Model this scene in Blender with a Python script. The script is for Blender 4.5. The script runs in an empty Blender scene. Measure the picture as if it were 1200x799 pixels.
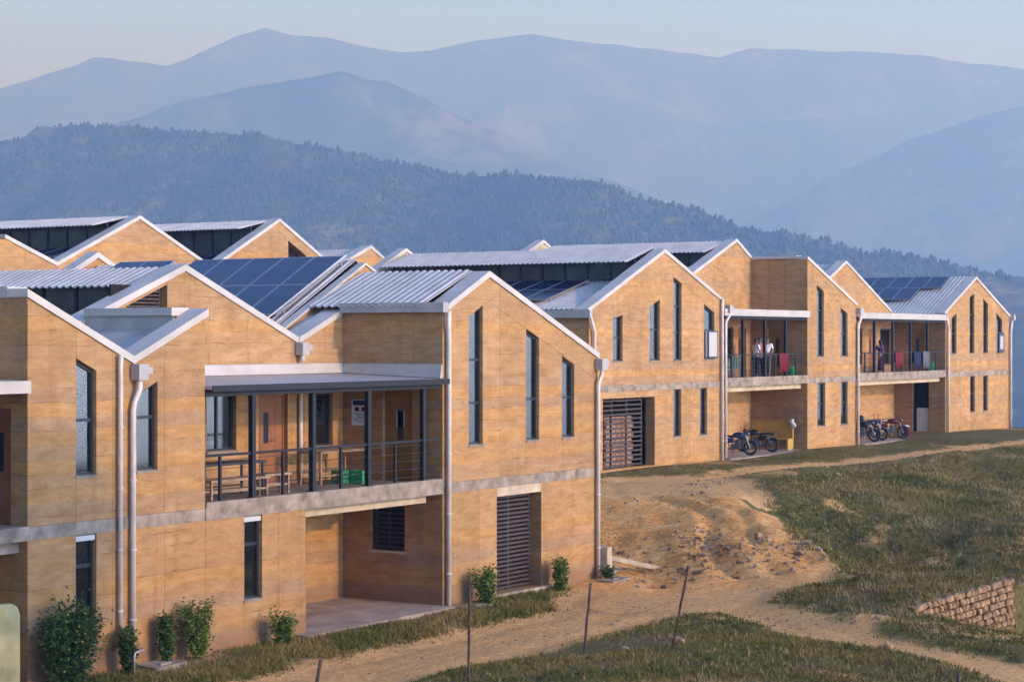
import bpy, bmesh, math, random
import numpy as np
from mathutils import Vector, Matrix
random.seed(7); rng = np.random.default_rng(11)
SC = bpy.context.scene
COL = SC.collection
# ------------------------------------------------------------------ camera, sky, sun, exposure
CAM = (-29.0, -26.9, 6.25)
VZ = (0.8448, 0.5351)            # viewing direction on the ground
VX = (0.5351, -0.8448)           # direction to the right of the view
cd = bpy.data.cameras.new('camera'); cam = bpy.data.objects.new('camera', cd); COL.objects.link(cam)
cam.location = CAM
cam.rotation_euler = (math.radians(90), 0, math.atan2(-VZ[0], VZ[1]))
cd.lens = 72.0; cd.sensor_width = 36.0; cd.shift_y = -2.5/1200
cd.clip_start = 0.5; cd.clip_end = 40000
SC.camera = cam
SUN_EL, SUN_AZ = math.radians(15.5), math.radians(4.0)     # azimuth measured from -Y towards +X
w = bpy.data.worlds.new('World'); SC.world = w; w.use_nodes = True
nt = w.node_tree; nt.nodes.clear()
out = nt.nodes.new('ShaderNodeOutputWorld'); bg = nt.nodes.new('ShaderNodeBackground')
sky = nt.nodes.new('ShaderNodeTexSky'); sky.sky_type = 'NISHITA'; sky.sun_disc = False
sky.sun_elevation = SUN_EL; sky.sun_rotation = math.pi - SUN_AZ
sky.air_density = 0.5; sky.dust_density = 2.2; sky.ozone_density = 3.0; sky.altitude = 1400
tint = nt.nodes.new('ShaderNodeMix'); tint.data_type = 'RGBA'; tint.blend_type = 'MULTIPLY'; tint.inputs[0].default_value = 1.0
tint.inputs[7].default_value = (1.56, 2.02, 3.4, 1)      # colour multiplier: makes the whole sky brighter and bluer
nt.links.new(sky.outputs[0], tint.inputs[6]); nt.links.new(tint.outputs[2], bg.inputs[0]); nt.links.new(bg.outputs[0], out.inputs[0])
bg.inputs[1].default_value = 0.15
sl = bpy.data.lights.new('sun', 'SUN'); sun = bpy.data.objects.new('sun', sl); COL.objects.link(sun)
sl.energy = 1.28; sl.angle = math.radians(0.6); sl.color = (1.0, 0.77, 0.47)
tosun = Vector((math.sin(SUN_AZ)*math.cos(SUN_EL), -math.cos(SUN_AZ)*math.cos(SUN_EL), math.sin(SUN_EL)))
sun.rotation_euler = tosun.to_track_quat('Z', 'Y').to_euler()
SC.view_settings.view_transform = 'Standard'; SC.view_settings.look = 'None'
SC.view_settings.gamma = 1.0; SC.view_settings.exposure = 1.08
SC.cycles.max_bounces = 6; SC.cycles.transparent_max_bounces = 12
SC.cycles.volume_bounces = 0
SC.cycles.use_denoising = True

# ------------------------------------------------------------------ materials
MATS = {}
def newmat(name):
    m = bpy.data.materials.new(name); m.use_nodes = True
    b = m.node_tree.nodes['Principled BSDF']; MATS[name] = m
    return m, m.node_tree, b
def N(t, kind, **kw):
    n = t.nodes.new(kind)
    for k, v in kw.items(): setattr(n, k, v)
    return n
def ramp(t, fac, stops):
    r = N(t, 'ShaderNodeValToRGB'); e = r.color_ramp.elements
    while len(e) < len(stops): e.new(0.5)
    for q, (p, c) in zip(e, stops): q.position = p; q.color = (*c, 1)
    t.links.new(fac, r.inputs[0]); return r.outputs[0]
def noise(t, vec, scale, detail=4, rough=0.55):
    n = N(t, 'ShaderNodeTexNoise'); n.inputs['Scale'].default_value = scale
    n.inputs['Detail'].default_value = detail; n.inputs['Roughness'].default_value = rough
    if vec is not None: t.links.new(vec, n.inputs['Vector'])
    return n.outputs[0]
def pos(t, sc=(1, 1, 1)):
    g = N(t, 'ShaderNodeNewGeometry'); m = N(t, 'ShaderNodeVectorMath', operation='MULTIPLY')
    t.links.new(g.outputs['Position'], m.inputs[0]); m.inputs[1].default_value = sc
    return m.outputs[0]
def mth(t, op, a, b=None, clamp=False):
    m = N(t, 'ShaderNodeMath', operation=op); m.use_clamp = clamp
    for i, x in enumerate((a, b)):
        if x is None: continue
        if isinstance(x, (int, float)): m.inputs[i].default_value = x
        else: t.links.new(x, m.inputs[i])
    return m.outputs[0]
def mixc(t, fac, a, b, mode='MIX'):
    m = N(t, 'ShaderNodeMix', data_type='RGBA', blend_type=mode)
    for i, x in ((0, fac), (6, a), (7, b)):
        if isinstance(x, (int, float)): m.inputs[i].default_value = x
        elif isinstance(x, tuple): m.inputs[i].default_value = (*x, 1)
        else: t.links.new(x, m.inputs[i])
    return m.outputs[2]
def bump(t, b, h, strength, dist=0.02):
    n = N(t, 'ShaderNodeBump'); n.inputs['Strength'].default_value = strength; n.inputs['Distance'].default_value = dist
    t.links.new(h, n.inputs['Height']); t.links.new(n.outputs[0], b.inputs['Normal'])
def simple(name, col, rough=0.6, metal=0.0, var=0.12, scale=6.0, bmp=0.0):
    m, t, b = newmat(name)
    f = noise(t, pos(t), scale)
    lo = tuple(c*(1-var*1.6) for c in col); hi = tuple(min(1, c*(1+var*1.2)) for c in col)
    t.links.new(ramp(t, f, [(0.3, lo), (0.7, hi)]), b.inputs['Base Color'])
    b.inputs['Roughness'].default_value = rough; b.inputs['Metallic'].default_value = metal
    if rough > .8: b.inputs['Specular IOR Level'].default_value = .12
    if bmp: bump(t, b, noise(t, pos(t), scale*6), bmp)
    return m
def rammed(name, lo, mid, hi):
    m, t, b = newmat(name)
    wob = noise(t, pos(t, (.55, .55, .3)), 1.0, 3)
    p = pos(t); sp = N(t, 'ShaderNodeSeparateXYZ'); t.links.new(p, sp.inputs[0])
    z = mth(t, 'ADD', sp.outputs[2], mth(t, 'MULTIPLY', wob, 0.22))
    cb = N(t, 'ShaderNodeCombineXYZ')
    t.links.new(mth(t, 'MULTIPLY', sp.outputs[0], 1.5), cb.inputs[0]); t.links.new(mth(t, 'MULTIPLY', sp.outputs[1], 1.5), cb.inputs[1])
    t.links.new(mth(t, 'MULTIPLY', z, 5.2), cb.inputs[2])
    strata = noise(t, cb.outputs[0], 1.0, 6, .72)
    blot = noise(t, pos(t, (.9, .9, .9)), 1.0, 5, .65)
    spk = noise(t, pos(t), 26, 4, .75)
    k = mth(t, 'ADD', mth(t, 'MULTIPLY', strata, .58), mth(t, 'ADD', mth(t, 'MULTIPLY', blot, .22), mth(t, 'MULTIPLY', spk, .20)))
    c = ramp(t, k, [(0.34, lo), (0.5, mid), (0.66, hi)])
    # each lift of rammed soil has its own tone
    lift = mth(t, 'FLOOR', mth(t, 'DIVIDE', z, 0.26))
    wn = N(t, 'ShaderNodeTexWhiteNoise', noise_dimensions='1D'); t.links.new(lift, wn.inputs['W'])
    hs = N(t, 'ShaderNodeHueSaturation'); t.links.new(c, hs.inputs['Color'])
    oi = N(t, 'ShaderNodeObjectInfo')
    t.links.new(mth(t, 'ADD', mth(t, 'ADD', mth(t, 'MULTIPLY', oi.outputs['Random'], .13), mth(t, 'MULTIPLY', wn.outputs['Value'], .20)), .83), hs.inputs['Value'])
    t.links.new(mth(t, 'ADD', mth(t, 'MULTIPLY', wn.outputs['Value'], .14), .93), hs.inputs['Saturation'])
    c = hs.outputs[0]
    fr = mth(t, 'FRACT', mth(t, 'DIVIDE', z, 0.26)); line = mth(t, 'LESS_THAN', fr, 0.09)
    ln = mth(t, 'MULTIPLY', line, ramp(t, noise(t, pos(t, (1.6, 1.6, 5)), 1.0, 4, .7), [(0.46, (0, 0, 0)), (0.66, (.6, .6, .6))]))
    c = mixc(t, ln, c, (lo[0]*.55, lo[1]*.5, lo[2]*.5))
    stv = noise(t, pos(t, (2.6, 2.6, .22)), 1.0, 5, .65)
    c = mixc(t, ramp(t, stv, [(0.54, (0, 0, 0)), (0.78, (.45, .45, .45))]), c, (lo[0]*.72, lo[1]*.70, lo[2]*.70))
    band = noise(t, pos(t, (1.1, 1.1, 9.0)), 1.0, 6, .75)
    c = mixc(t, ramp(t, band, [(0.56, (0, 0, 0)), (0.76, (.42, .42, .42))]), c, (lo[0]*.62, lo[1]*.58, lo[2]*.60))
    # soil splashed and damp risen at the foot of the walls
    pale = noise(t, pos(t, (1.3, 1.3, .8)), .8, 5, .7)
    c = mixc(t, ramp(t, pale, [(0.56, (0, 0, 0)), (0.72, (.35, .35, .35))]), c, (hi[0]*1.05, hi[1]*1.07, hi[2]*1.2))
    foot = mth(t, 'SUBTRACT', mth(t, 'ADD', .35, mth(t, 'MULTIPLY', noise(t, pos(t, (1.5, 1.5, .6)), 1.0, 5, .7), .7)), sp.outputs[2])
    c = mixc(t, ramp(t, foot, [(0.0, (0, 0, 0)), (.6, (.6, .6, .6))]), c, (.23, .125, .065))
    pit = noise(t, pos(t), 7.5, 5, .8)
    c = mixc(t, ramp(t, pit, [(.58, (0, 0, 0)), (.70, (.5, .5, .5))]), c, (lo[0]*.6, lo[1]*.56, lo[2]*.56))
    t.links.new(c, b.inputs['Base Color']); b.inputs['Roughness'].default_value = .95
    b.inputs['Specular IOR Level'].default_value = .08
    bump(t, b, mth(t, 'ADD', mth(t, 'MULTIPLY', strata, .8), mth(t, 'MULTIPLY', spk, .5)), .8, .04)
    return m
rammed('rammed_earth', (.26, .132, .054), (.40, .217, .088), (.515, .308, .143))
simple('concrete', (.28, .215, .15), .9, 0, .28, 3.0, .4)
simple('cream_concrete', (.48, .37, .23), .9, 0, .15, 3.0, .3)
simple('floor_concrete', (.38, .28, .19), .85, 0, .2, 1.5, .3)
simple('cap_metal', (.46, .40, .325), .6, .0, .10, 1.2)
simple('gutter_metal', (.37, .335, .29), .5, .1, .10, 2.0)
simple('fascia_metal', (.42, .36, .29), .55, .0, .08, 2.0)
simple('pipe_white', (.55, .47, .375), .5, 0, .10, 3.0)
simple('steel_dark', (.006, .006, .006), .7, .0, .2, 8)
simple('frame_dark', (.015, .018, .022), .35, .0, .2, 8)
simple('wood_slat', (.055, .035, .024), .7, 0, .3, 9)
simple('door_wood', (.26, .095, .03), .55, 0, .12, 3)
simple('door_ochre', (.30, .14, .022), .5, 0, .12, 3)
simple('bench_wood', (.36, .22, .11), .7, 0, .2, 6)
simple('table_dark', (.06, .045, .035), .5, 0, .2, 6)
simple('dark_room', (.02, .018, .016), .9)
simple('white_paint', (.50, .46, .40), .6, 0, .06, 4)
simple('post_wood', (.10, .065, .05), .9, 0, .35, 12, .6)
simple('curtain_pale', (.42, .39, .34), .9, 0, .0, 1.5)
simple('curtain_teal', (.03, .26, .28), .9, 0, .15, 5)
simple('green_plastic', (.03, .30, .09), .4, 0, .06, 5)
simple('green_dark', (.02, .16, .06), .5, 0, .1, 5)
simple('teal_plastic', (.02, .15, .12), .4, 0, .06, 5)
simple('red_cloth', (.13, .016, .02), .85, 0, .15, 6)
simple('purple_cloth', (.045, .02, .06), .9, 0, .2, 6)
simple('navy_cloth', (.02, .025, .05), .9, 0, .2, 6)
simple('grey_cloth', (.10, .10, .105), .9, 0, .2, 6)
simple('white_cloth', (.68, .67, .66), .9, 0, .06, 6)
simple('plaid_red', (.34, .09, .09), .9, 0, .3, 22)
simple('skin', (.22, .115, .07), .6, 0, .08, 8)
simple('hair', (.012, .010, .009), .6, 0, .1, 8)
simple('black_plastic', (.012, .012, .013), .4, 0, .2, 8)
simple('rubber', (.016, .016, .016), .8, 0, .2, 12)
simple('chrome', (.14, .14, .15), .4, .6, .1, 8)
simple('bike_red', (.10, .012, .012), .3, 0, .1, 4)
simple('bike_blue', (.02, .03, .10), .3, 0, .1, 4)
simple('yellow_board', (.42, .25, .035), .6, 0, .15, 3)
simple('slab_paint', (.30, .27, .115), .7, 0, .3, 2.0, .2)
simple('brick_red', (.40, .22, .12), .9, 0, .25, 5, .3)
simple('stone', (.34, .205, .10), .95, 0, .5, 6.0, .8)
simple('rubble', (.30, .20, .12), .95, 0, .4, 2.0, .5)
simple('galv', (.40, .40, .40), .5, .6, .15, 6)
simple('bark', (.12, .085, .06), .95, 0, .3, 8, .5)
# corrugated sheet: galvanised, a little dusty
m, t, b = newmat('roof_sheet')
f = noise(t, pos(t, (1.5, 1.5, 1.5)), 1.0, 5)
t.links.new(ramp(t, f, [(.3, (.36, .325, .28)), (.7, (.52, .465, .395))]), b.inputs['Base Color'])
b.inputs['Metallic'].default_value = .1; b.inputs['Roughness'].default_value = .6
# photovoltaic glass
m, t, b = newmat('pv_glass')
f = noise(t, pos(t), .8, 2)
t.links.new(ramp(t, f, [(.3, (.004, .008, .030)), (.7, (.007, .013, .042))]), b.inputs['Base Color'])
b.inputs['Roughness'].default_value = .22; b.inputs['Specular IOR Level'].default_value = .5
simple('pv_frame', (.26, .265, .28), .4, .4, .05, 5)
# window glass: mostly clear, reflecting at grazing angles
m, t, b = newmat('glass')
nt2 = t; tr = N(t, 'ShaderNodeBsdfTransparent'); tr.inputs[0].default_value = (.72, .77, .78, 1)
gl = N(t, 'ShaderNodeBsdfGlossy'); gl.inputs['Roughness'].default_value = .06; gl.inputs['Color'].default_value = (.95, .97, 1, 1)
fr = N(t, 'ShaderNodeFresnel'); fr.inputs[0].default_value = 1.6
mx = N(t, 'ShaderNodeMixShader'); t.links.new(mth(t, 'ADD', mth(t, 'MULTIPLY', fr.outputs[0], 1.2), .06), mx.inputs[0])
t.links.new(tr.outputs[0], mx.inputs[1]); t.links.new(gl.outputs[0], mx.inputs[2])
t.links.new(mx.outputs[0], t.nodes['Material Output'].inputs[0])
m, t, b = newmat('glass_dark')
t.links.new(ramp(t, noise(t, pos(t), 1.3, 3), [(.3, (.012, .014, .016)), (.7, (.05, .055, .06))]), b.inputs['Base Color'])
b.inputs['Roughness'].default_value = .25; b.inputs['Specular IOR Level'].default_value = .25
def leafmat(name, lo, hi, sc=3.0):
    m, t, b = newmat(name)
    f = noise(t, pos(t), sc, 3)
    t.links.new(ramp(t, f, [(.3, lo), (.7, hi)]), b.inputs['Base Color'])
    b.inputs['Roughness'].default_value = .65; b.inputs['Specular IOR Level'].default_value = .15
    return m
leafmat('leaf', (.045, .085, .012), (.15, .19, .04), 5)
leafmat('leaf_dark', (.028, .062, .012), (.085, .12, .028), 5)
# ground: the soil/grass share comes from the 'dirt' attribute, broken up by noise
def groundmat(name):
    m, t, b = newmat(name)
    at = N(t, 'ShaderNodeAttribute', attribute_name='dirt')
    n1 = noise(t, pos(t), .9, 6, .65); n2 = noise(t, pos(t), 6.0, 5, .7); n3 = noise(t, pos(t), .16, 3, .5)
    soil = ramp(t, n2, [(.25, (.42, .205, .066)), (.5, (.64, .33, .11)), (.8, (.76, .45, .18))])
    soil = mixc(t, ramp(t, n1, [(.4, (0, 0, 0)), (.75, (.55, .55, .55))]), soil, (.70, .41, .18))
    soil = mixc(t, ramp(t, noise(t, pos(t), .45, 7, .75), [(.48, (0, 0, 0)), (.66, (.55, .55, .55))]), soil, mixc(t, n2, (.24, .135, .06), (.42, .24, .11)))
    soil = mixc(t, ramp(t, noise(t, pos(t), 22, 3, .7), [(.58, (0, 0, 0)), (.75, (.6, .6, .6))]), soil, (.20, .13, .075))
    soil = mixc(t, mth(t, 'SUBTRACT', at.outputs['Fac'], 1.0, True), soil, ramp(t, mth(t, 'ADD', mth(t, 'MULTIPLY', n1, .5), mth(t, 'MULTIPLY', n2, .5)), [(.35, (.40, .165, .045)), (.48, (.66, .285, .075)), (.56, (.78, .385, .12)), (.66, (.80, .48, .20))]))  # ramp fill: fresh orange soil, its sunlit brightness put into the colour
    grass = ramp(t, n2, [(.25, (.062, .062, .015)), (.55, (.135, .112, .032)), (.8, (.27, .185, .07))])
    grass = mixc(t, ramp(t, n3, [(.35, (0, 0, 0)), (.7, (.8, .8, .8))]), grass, mixc(t, n2, (.12, .085, .035), (.26, .18, .085)))
    k = mth(t, 'ADD', mth(t, 'MINIMUM', at.outputs['Fac'], 1.25), mth(t, 'MULTIPLY', mth(t, 'SUBTRACT', n1, .5), .9))
    k = ramp(t, k, [(.40, (0, 0, 0)), (.60, (1, 1, 1))])
    t.links.new(mixc(t, k, grass, soil), b.inputs['Base Color'])
    b.inputs['Roughness'].default_value = .95; b.inputs['Specular IOR Level'].default_value = .03
    bump(t, b, mth(t, 'ADD', n2, mth(t, 'MULTIPLY', n1, 2.0)), .8, .08)
    return m
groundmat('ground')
m, t, b = newmat('grass_blade')
k = mth(t, 'ADD', mth(t, 'MULTIPLY', noise(t, pos(t), .35, 5, .7), .65), mth(t, 'MULTIPLY', noise(t, pos(t), 9, 2), .35))
t.links.new(ramp(t, k, [(.36, (.050, .066, .012)), (.47, (.115, .108, .024)), (.56, (.21, .155, .042)), (.66, (.36, .235, .083))]), b.inputs['Base Color'])
b.inputs['Roughness'].default_value = .7; b.inputs['Specular IOR Level'].default_value = .08
def hillmat(name, a, bcol, c, sc):
    m, t, b = newmat(name)
    f = noise(t, pos(t), sc, 8, .65); g = noise(t, pos(t), sc*9, 4, .6)
    k = mth(t, 'ADD', mth(t, 'MULTIPLY', f, .6), mth(t, 'MULTIPLY', g, .4))
    cc = ramp(t, k, [(.40, a), (.50, bcol), (.60, c)])
    sl2 = noise(t, pos(t, (1, 1, .35)), sc*5, 5, .7)
    cc = mixc(t, ramp(t, sl2, [(.60, (0, 0, 0)), (.70, (.7, .7, .7))]), cc, (c[0]*1.4, c[1]*1.3, c[2]*1.2))
    t.links.new(cc, b.inputs['Base Color'])
    b.inputs['Roughness'].default_value = 1.0; b.inputs['Specular IOR Level'].default_value = 0
    return m
hillmat('hill_near', (.036, .040, .020), (.07, .066, .034), (.20, .15, .08), .005)
hillmat('hill_far', (.018, .028, .022), (.055, .066, .048), (.18, .17, .13), .0026)
leafmat('forest', (.022, .032, .016), (.055, .062, .028), .02)

# ------------------------------------------------------------------ object helpers
def thing(name, label, cat, loc=(0, 0, 0), rotz=0, group=None):
    o = bpy.data.objects.new(name, None); COL.objects.link(o); o.empty_display_size = .2
    o.location = loc; o.rotation_euler = (0, 0, rotz); o['label'] = label; o['category'] = cat
    if group: o['group'] = group
    o['base'] = tuple(loc); return o
def tag(o, label, cat, group=None):
    o['label'] = label; o['category'] = cat
    if group: o['group'] = group
    return o
def base(p):
    while p is not None and p.parent is not None: p = p.parent
    return Vector(p.location) if p is not None else Vector((0, 0, 0))
def setmats(me, mat):
    for q in (mat if isinstance(mat, (list, tuple)) else [mat]): me.materials.append(MATS[q])
def mesh_data(name, verts, faces, mat, smooth=False):
    me = bpy.data.meshes.new(name); me.from_pydata([tuple(v) for v in verts], [], faces); setmats(me, mat)
    if smooth: me.polygons.foreach_set('use_smooth', [True]*len(me.polygons))
    me.update(); return me
def link(name, me, parent=None, loc=None, rot=None, scale=None):
    o = bpy.data.objects.new(name, me); COL.objects.link(o)
    if parent is not None: o.parent = parent
    if loc is not None: o.location = loc
    if rot is not None: o.rotation_euler = rot
    if scale is not None: o.scale = scale
    return o
class MB:
    """collects shapes given in world coordinates; build() links them as one mesh object"""
    def __init__(s): s.v = []; s.f = []; s.mi = []
    def add(s, v, f, mi=0):
        o = len(s.v); s.v += [tuple(q) for q in v]; s.f += [tuple(i+o for i in q) for q in f]; s.mi += [mi]*len(f); return s
    def hexa(s, c, mi=0):          # 8 corners: bottom ring 0-3, top ring 4-7
        return s.add(c, [(3, 2, 1, 0), (4, 5, 6, 7), (0, 1, 5, 4), (1, 2, 6, 5), (2, 3, 7, 6), (3, 0, 4, 7)], mi)
    def box(s, x0, x1, y0, y1, z0, z1, mi=0):
        return s.hexa([(x0, y0, z0), (x1, y0, z0), (x1, y1, z0), (x0, y1, z0), (x0, y0, z1), (x1, y0, z1), (x1, y1, z1), (x0, y1, z1)], mi)
    def bar(s, a, b, wx, wz, mi=0):
        a, b = Vector(a), Vector(b); d = (b-a).normalized()
        up = Vector((0, 0, 1)) if abs(d.z) < .95 else Vector((0, 1, 0))
        x = d.cross(up).normalized()*wx/2; y = x.cross(d).normalized()*wz/2
        return s.hexa([a-x-y, a+x-y, b+x-y, b-x-y, a-x+y, a+x+y, b+x+y, b-x+y], mi)
    def tube(s, pts, r, n=8, mi=0):
        pts = [Vector(p) for p in pts]; rs = r if isinstance(r, (list, tuple)) else [r]*len(pts)
        o = len(s.v); ref = None
        for i, p in enumerate(pts):
            d = ((pts[min(i+1, len(pts)-1)]-p).normalized() + (p-pts[max(i-1, 0)]).normalized())
            d = d.normalized() if d.length > 1e-6 else Vector((0, 0, 1))
            if ref is None: ref = Vector((1, 0, 0)) if abs(d.x) < .8 else Vector((0, 1, 0))
            x = d.cross(ref).normalized(); ref = x.cross(d).normalized()
            for k in range(n):
                a = 2*math.pi*k/n; s.v.append(tuple(p + (x*math.cos(a)+ref*math.sin(a))*rs[i]))
        for i in range(len(pts)-1):
            for k in range(n):
                k2 = (k+1) % n; s.f.append((o+i*n+k, o+i*n+k2, o+(i+1)*n+k2, o+(i+1)*n+k)); s.mi.append(mi)
        s.f.append(tuple(o+k for k in reversed(range(n)))); s.mi.append(mi)
        e = o+(len(pts)-1)*n; s.f.append(tuple(e+k for k in range(n))); s.mi.append(mi)
        return s
    def ball(s, c, r, n=10, m=7, mi=0):
        rx, ry, rz = r if isinstance(r, (tuple, list)) else (r, r, r); o = len(s.v)
        for i in range(m+1):
            th = math.pi*i/m
            for k in range(n):
                a = 2*math.pi*k/n; s.v.append((c[0]+rx*math.sin(th)*math.cos(a), c[1]+ry*math.sin(th)*math.sin(a), c[2]+rz*math.cos(th)))
        for i in range(m):
            for k in range(n):
                k2 = (k+1) % n; s.f.append((o+i*n+k, o+(i+1)*n+k, o+(i+1)*n+k2, o+i*n+k2)); s.mi.append(mi)
        return s
    def prism(s, poly, fn, t0, t1, mi=0):     # poly of 2D points, fn(a,b,t) -> xyz
        n = len(poly); o = len(s.v)
        s.v += [tuple(fn(a, b, t0)) for a, b in poly] + [tuple(fn(a, b, t1)) for a, b in poly]
        s.f += [tuple(o+k for k in reversed(range(n))), tuple(o+n+k for k in range(n))]; s.mi += [mi, mi]
        for k in range(n):
            k2 = (k+1) % n; s.f.append((o+k, o+k2, o+n+k2, o+n+k)); s.mi.append(mi)
        return s
    def torus(s, c, R, r, axis='y', n=20, m=6, mi=0):
        o = len(s.v)
        for i in range(n):
            a = 2*math.pi*i/n
            for k in range(m):
                q = 2*math.pi*k/m; rr = R+r*math.cos(q); h = r*math.sin(q)
                p = (rr*math.cos(a), h, rr*math.sin(a)) if axis == 'y' else (h, rr*math.cos(a), rr*math.sin(a))
                s.v.append((c[0]+p[0], c[1]+p[1], c[2]+p[2]))
        for i in range(n):
            for k in range(m):
                i2, k2 = (i+1) % n, (k+1) % m
                s.f.append((o+i*m+k, o+i*m+k2, o+i2*m+k2, o+i2*m+k)); s.mi.append(mi)
        return s
    def data(s, name, mat, smooth=False, off=Vector((0, 0, 0))):
        me = bpy.data.meshes.new(name); me.from_pydata([(v[0]-off[0], v[1]-off[1], v[2]-off[2]) for v in s.v], [], s.f); setmats(me, mat)
        me.polygons.foreach_set('material_index', s.mi)
        if smooth: me.polygons.foreach_set('use_smooth', [True]*len(me.polygons))
        bm = bmesh.new(); bm.from_mesh(me); bmesh.ops.recalc_face_normals(bm, faces=bm.faces); bm.to_mesh(me); bm.free()
        me.update(); return me
    def build(s, name, mat, parent=None, smooth=False):
        return link(name, s.data(name, mat, smooth, base(parent)), parent)
def copy_tree(o, parent=None):
    c = o.copy(); COL.objects.link(c)
    if parent is not None: c.parent = parent
    for ch in list(o.children): copy_tree(ch, c)
    return c

# ------------------------------------------------------------------ value noise for terrain
_tab = rng.random((256, 256))
def vnoise(x, y):
    xi = np.floor(x).astype(int); yi = np.floor(y).astype(int); fx = x-xi; fy = y-yi
    fx = fx*fx*(3-2*fx); fy = fy*fy*(3-2*fy)
    g = lambda a, b: _tab[a & 255, b & 255]
    return (g(xi, yi)*(1-fx)+g(xi+1, yi)*fx)*(1-fy)+(g(xi, yi+1)*(1-fx)+g(xi+1, yi+1)*fx)*fy
def fbm(x, y, o=5, gain=.5):
    s = 0; a = 1; tot = 0
    for i in range(o):
        s = s+a*(vnoise(x*2**i+i*17.3, y*2**i+i*9.1)-.5); tot += a; a *= gain
    return s/tot*2
def sstep(a, b, x):
    t = np.clip((x-a)/(b-a), 0, 1); return t*t*(3-2*t)

# ------------------------------------------------------------------ terrain
CP = np.array([(-25, 0, .0), (-12, -3, 0), (-3, -.8, .02), (2, -.8, 0), (7, -.8, -.03), (12, -.8, -.05), (17, -.8, -.06), (5, -5, 0), (12, -5, 0), (0, -6, .05),
    (-10, 8, 0), (0, 14, 0), (10, 14, .3), (18.1, .2, .0), (18.9, -.9, .02), (18.6, 3.0, .25), (18.6, 8, .95), (21, 13, 1.2), (14.5, -4, .02), (16.9, -1.4, .0), (16.9, -3, .02), (16.9, -4.8, .03), (20.4, -.4, .62), (20.2, -2.4, .66), (20.2, -4.2, .60), (22.5, .3, .92), (25, 1.8, 1.15), (29, 4, 1.33), (33, 7, 1.4), (30, 2.1, 1.35),
    (26, -1.2, 1.15), (22.5, -3.8, .80), (20, -6, .40), (36, 3, 1.4), (43, 3.4, 1.4), (53.5, .6, 1.38), (66, -2, 1.35), (80, -5, 1.3), (34, 10, 1.4), (45, 9.5, 1.4), (60, 9.5, 1.4), (80, 9.5, 1.4), (45, 22, 1.4), (60, 22, 1.4), (80, 22, 1.3), (30, 16, 1.4),
    (27.5, -3.4, .42), (24, -6, .28), (31, -1, .85), (35, -1.2, .9), (45, -1.5, .85), (14.2, -9.4, .30), (16.5, -9.4, .36), (19.5, -9.6, .40), (22, -9.0, .36), (25, -8, .3), (15, -11.3, .1), (17, -11.3, .05), (19, -11.4, .0), (21, -11.8, -.1), (32, -7, .2), (42, -8, .0), (55, -12, -1.1), (70, -16, -1.2), (16, -13.5, -.2), (20, -14.5, -.3), (32, -20, -1.4), (60, -30, -2),
    (11.3, -9.9, -.02), (8.9, -14.4, -.1), (6, -21, -.2), (13, -19, -.5), (6, -9.4, .30), (3.3, -8.8, .36), (3, -15.5, .0), (5, -17.8, -.15), (2, -18, .6), (8, -12.2, .2), (0, -12, .6), (-6, -16, .9), (-12, -16, 1.2), (-14, -9, .5), (-4, -21, 1.6), (-9, -20.5, 1.6), (-14, -24, 2.4), (1, -28, 3.6), (-29, -27, 4.3), (8, -30, 2.2), (-10, -38, 4.5), (20, -40, 1.0), (-35, -5, 1.0), (-30, 25, .5), (20, 40, 1.0), (60, 45, .5)], float)
def tps(a, b):
    r2 = ((a[:, None, :]-b[None])**2).sum(-1); return np.where(r2 > 1e-9, .5*r2*np.log(r2+1e-12), 0)
_n = len(CP); _A = np.zeros((_n+3, _n+3)); _A[:_n, :_n] = tps(CP[:, :2], CP[:, :2])+np.eye(_n)*.25
_A[:_n, _n] = 1; _A[:_n, _n+1:] = CP[:, :2]; _A[_n, :_n] = 1; _A[_n+1:, :_n] = CP[:, :2].T
_W = np.linalg.solve(_A, np.r_[CP[:, 2], 0, 0, 0])
PATHS = [([(-28, -3.6), (-5, -4.0), (5, -3.7), (12, -3.6), (15, -4)], 1.75), ([(15, -4.2), (13.2, -7), (11.3, -9.9), (8.9, -14.4), (4, -24)], 1.0), ([(14.5, -3.6), (19, -2.4), (23, 0), (26, 1.4)], 2.9), ([(22, -.5), (26, 1.4), (29.5, 3.6), (33, 5.8)], 2.9), ([(33, 5.8), (42, 5.6), (55, 4.2), (82, 1.6)], .75)]
def pathdist(P):
    best = np.full(len(P), 99.0)
    for pts, hw in PATHS:
        for (a, b) in zip(pts[:-1], pts[1:]):
            a, b = np.array(a, float), np.array(b, float); ab = b-a
            t = np.clip(((P-a)@ab)/(ab@ab), 0, 1); dd = np.linalg.norm(P-(a+t[:, None]*ab), axis=1)-hw
            best = np.minimum(best, dd)
    al = (P[:, 0]-19.3)*.782+(P[:, 1]+6.3)*.623; ac = (P[:, 0]-19.3)*.623-(P[:, 1]+6.3)*.782
    fill = np.maximum(np.maximum(ac, -7.2-ac), np.maximum(-1.2-al, al-14.5))          # the bare earth of the ramp
    return np.minimum(best, fill)
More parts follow.
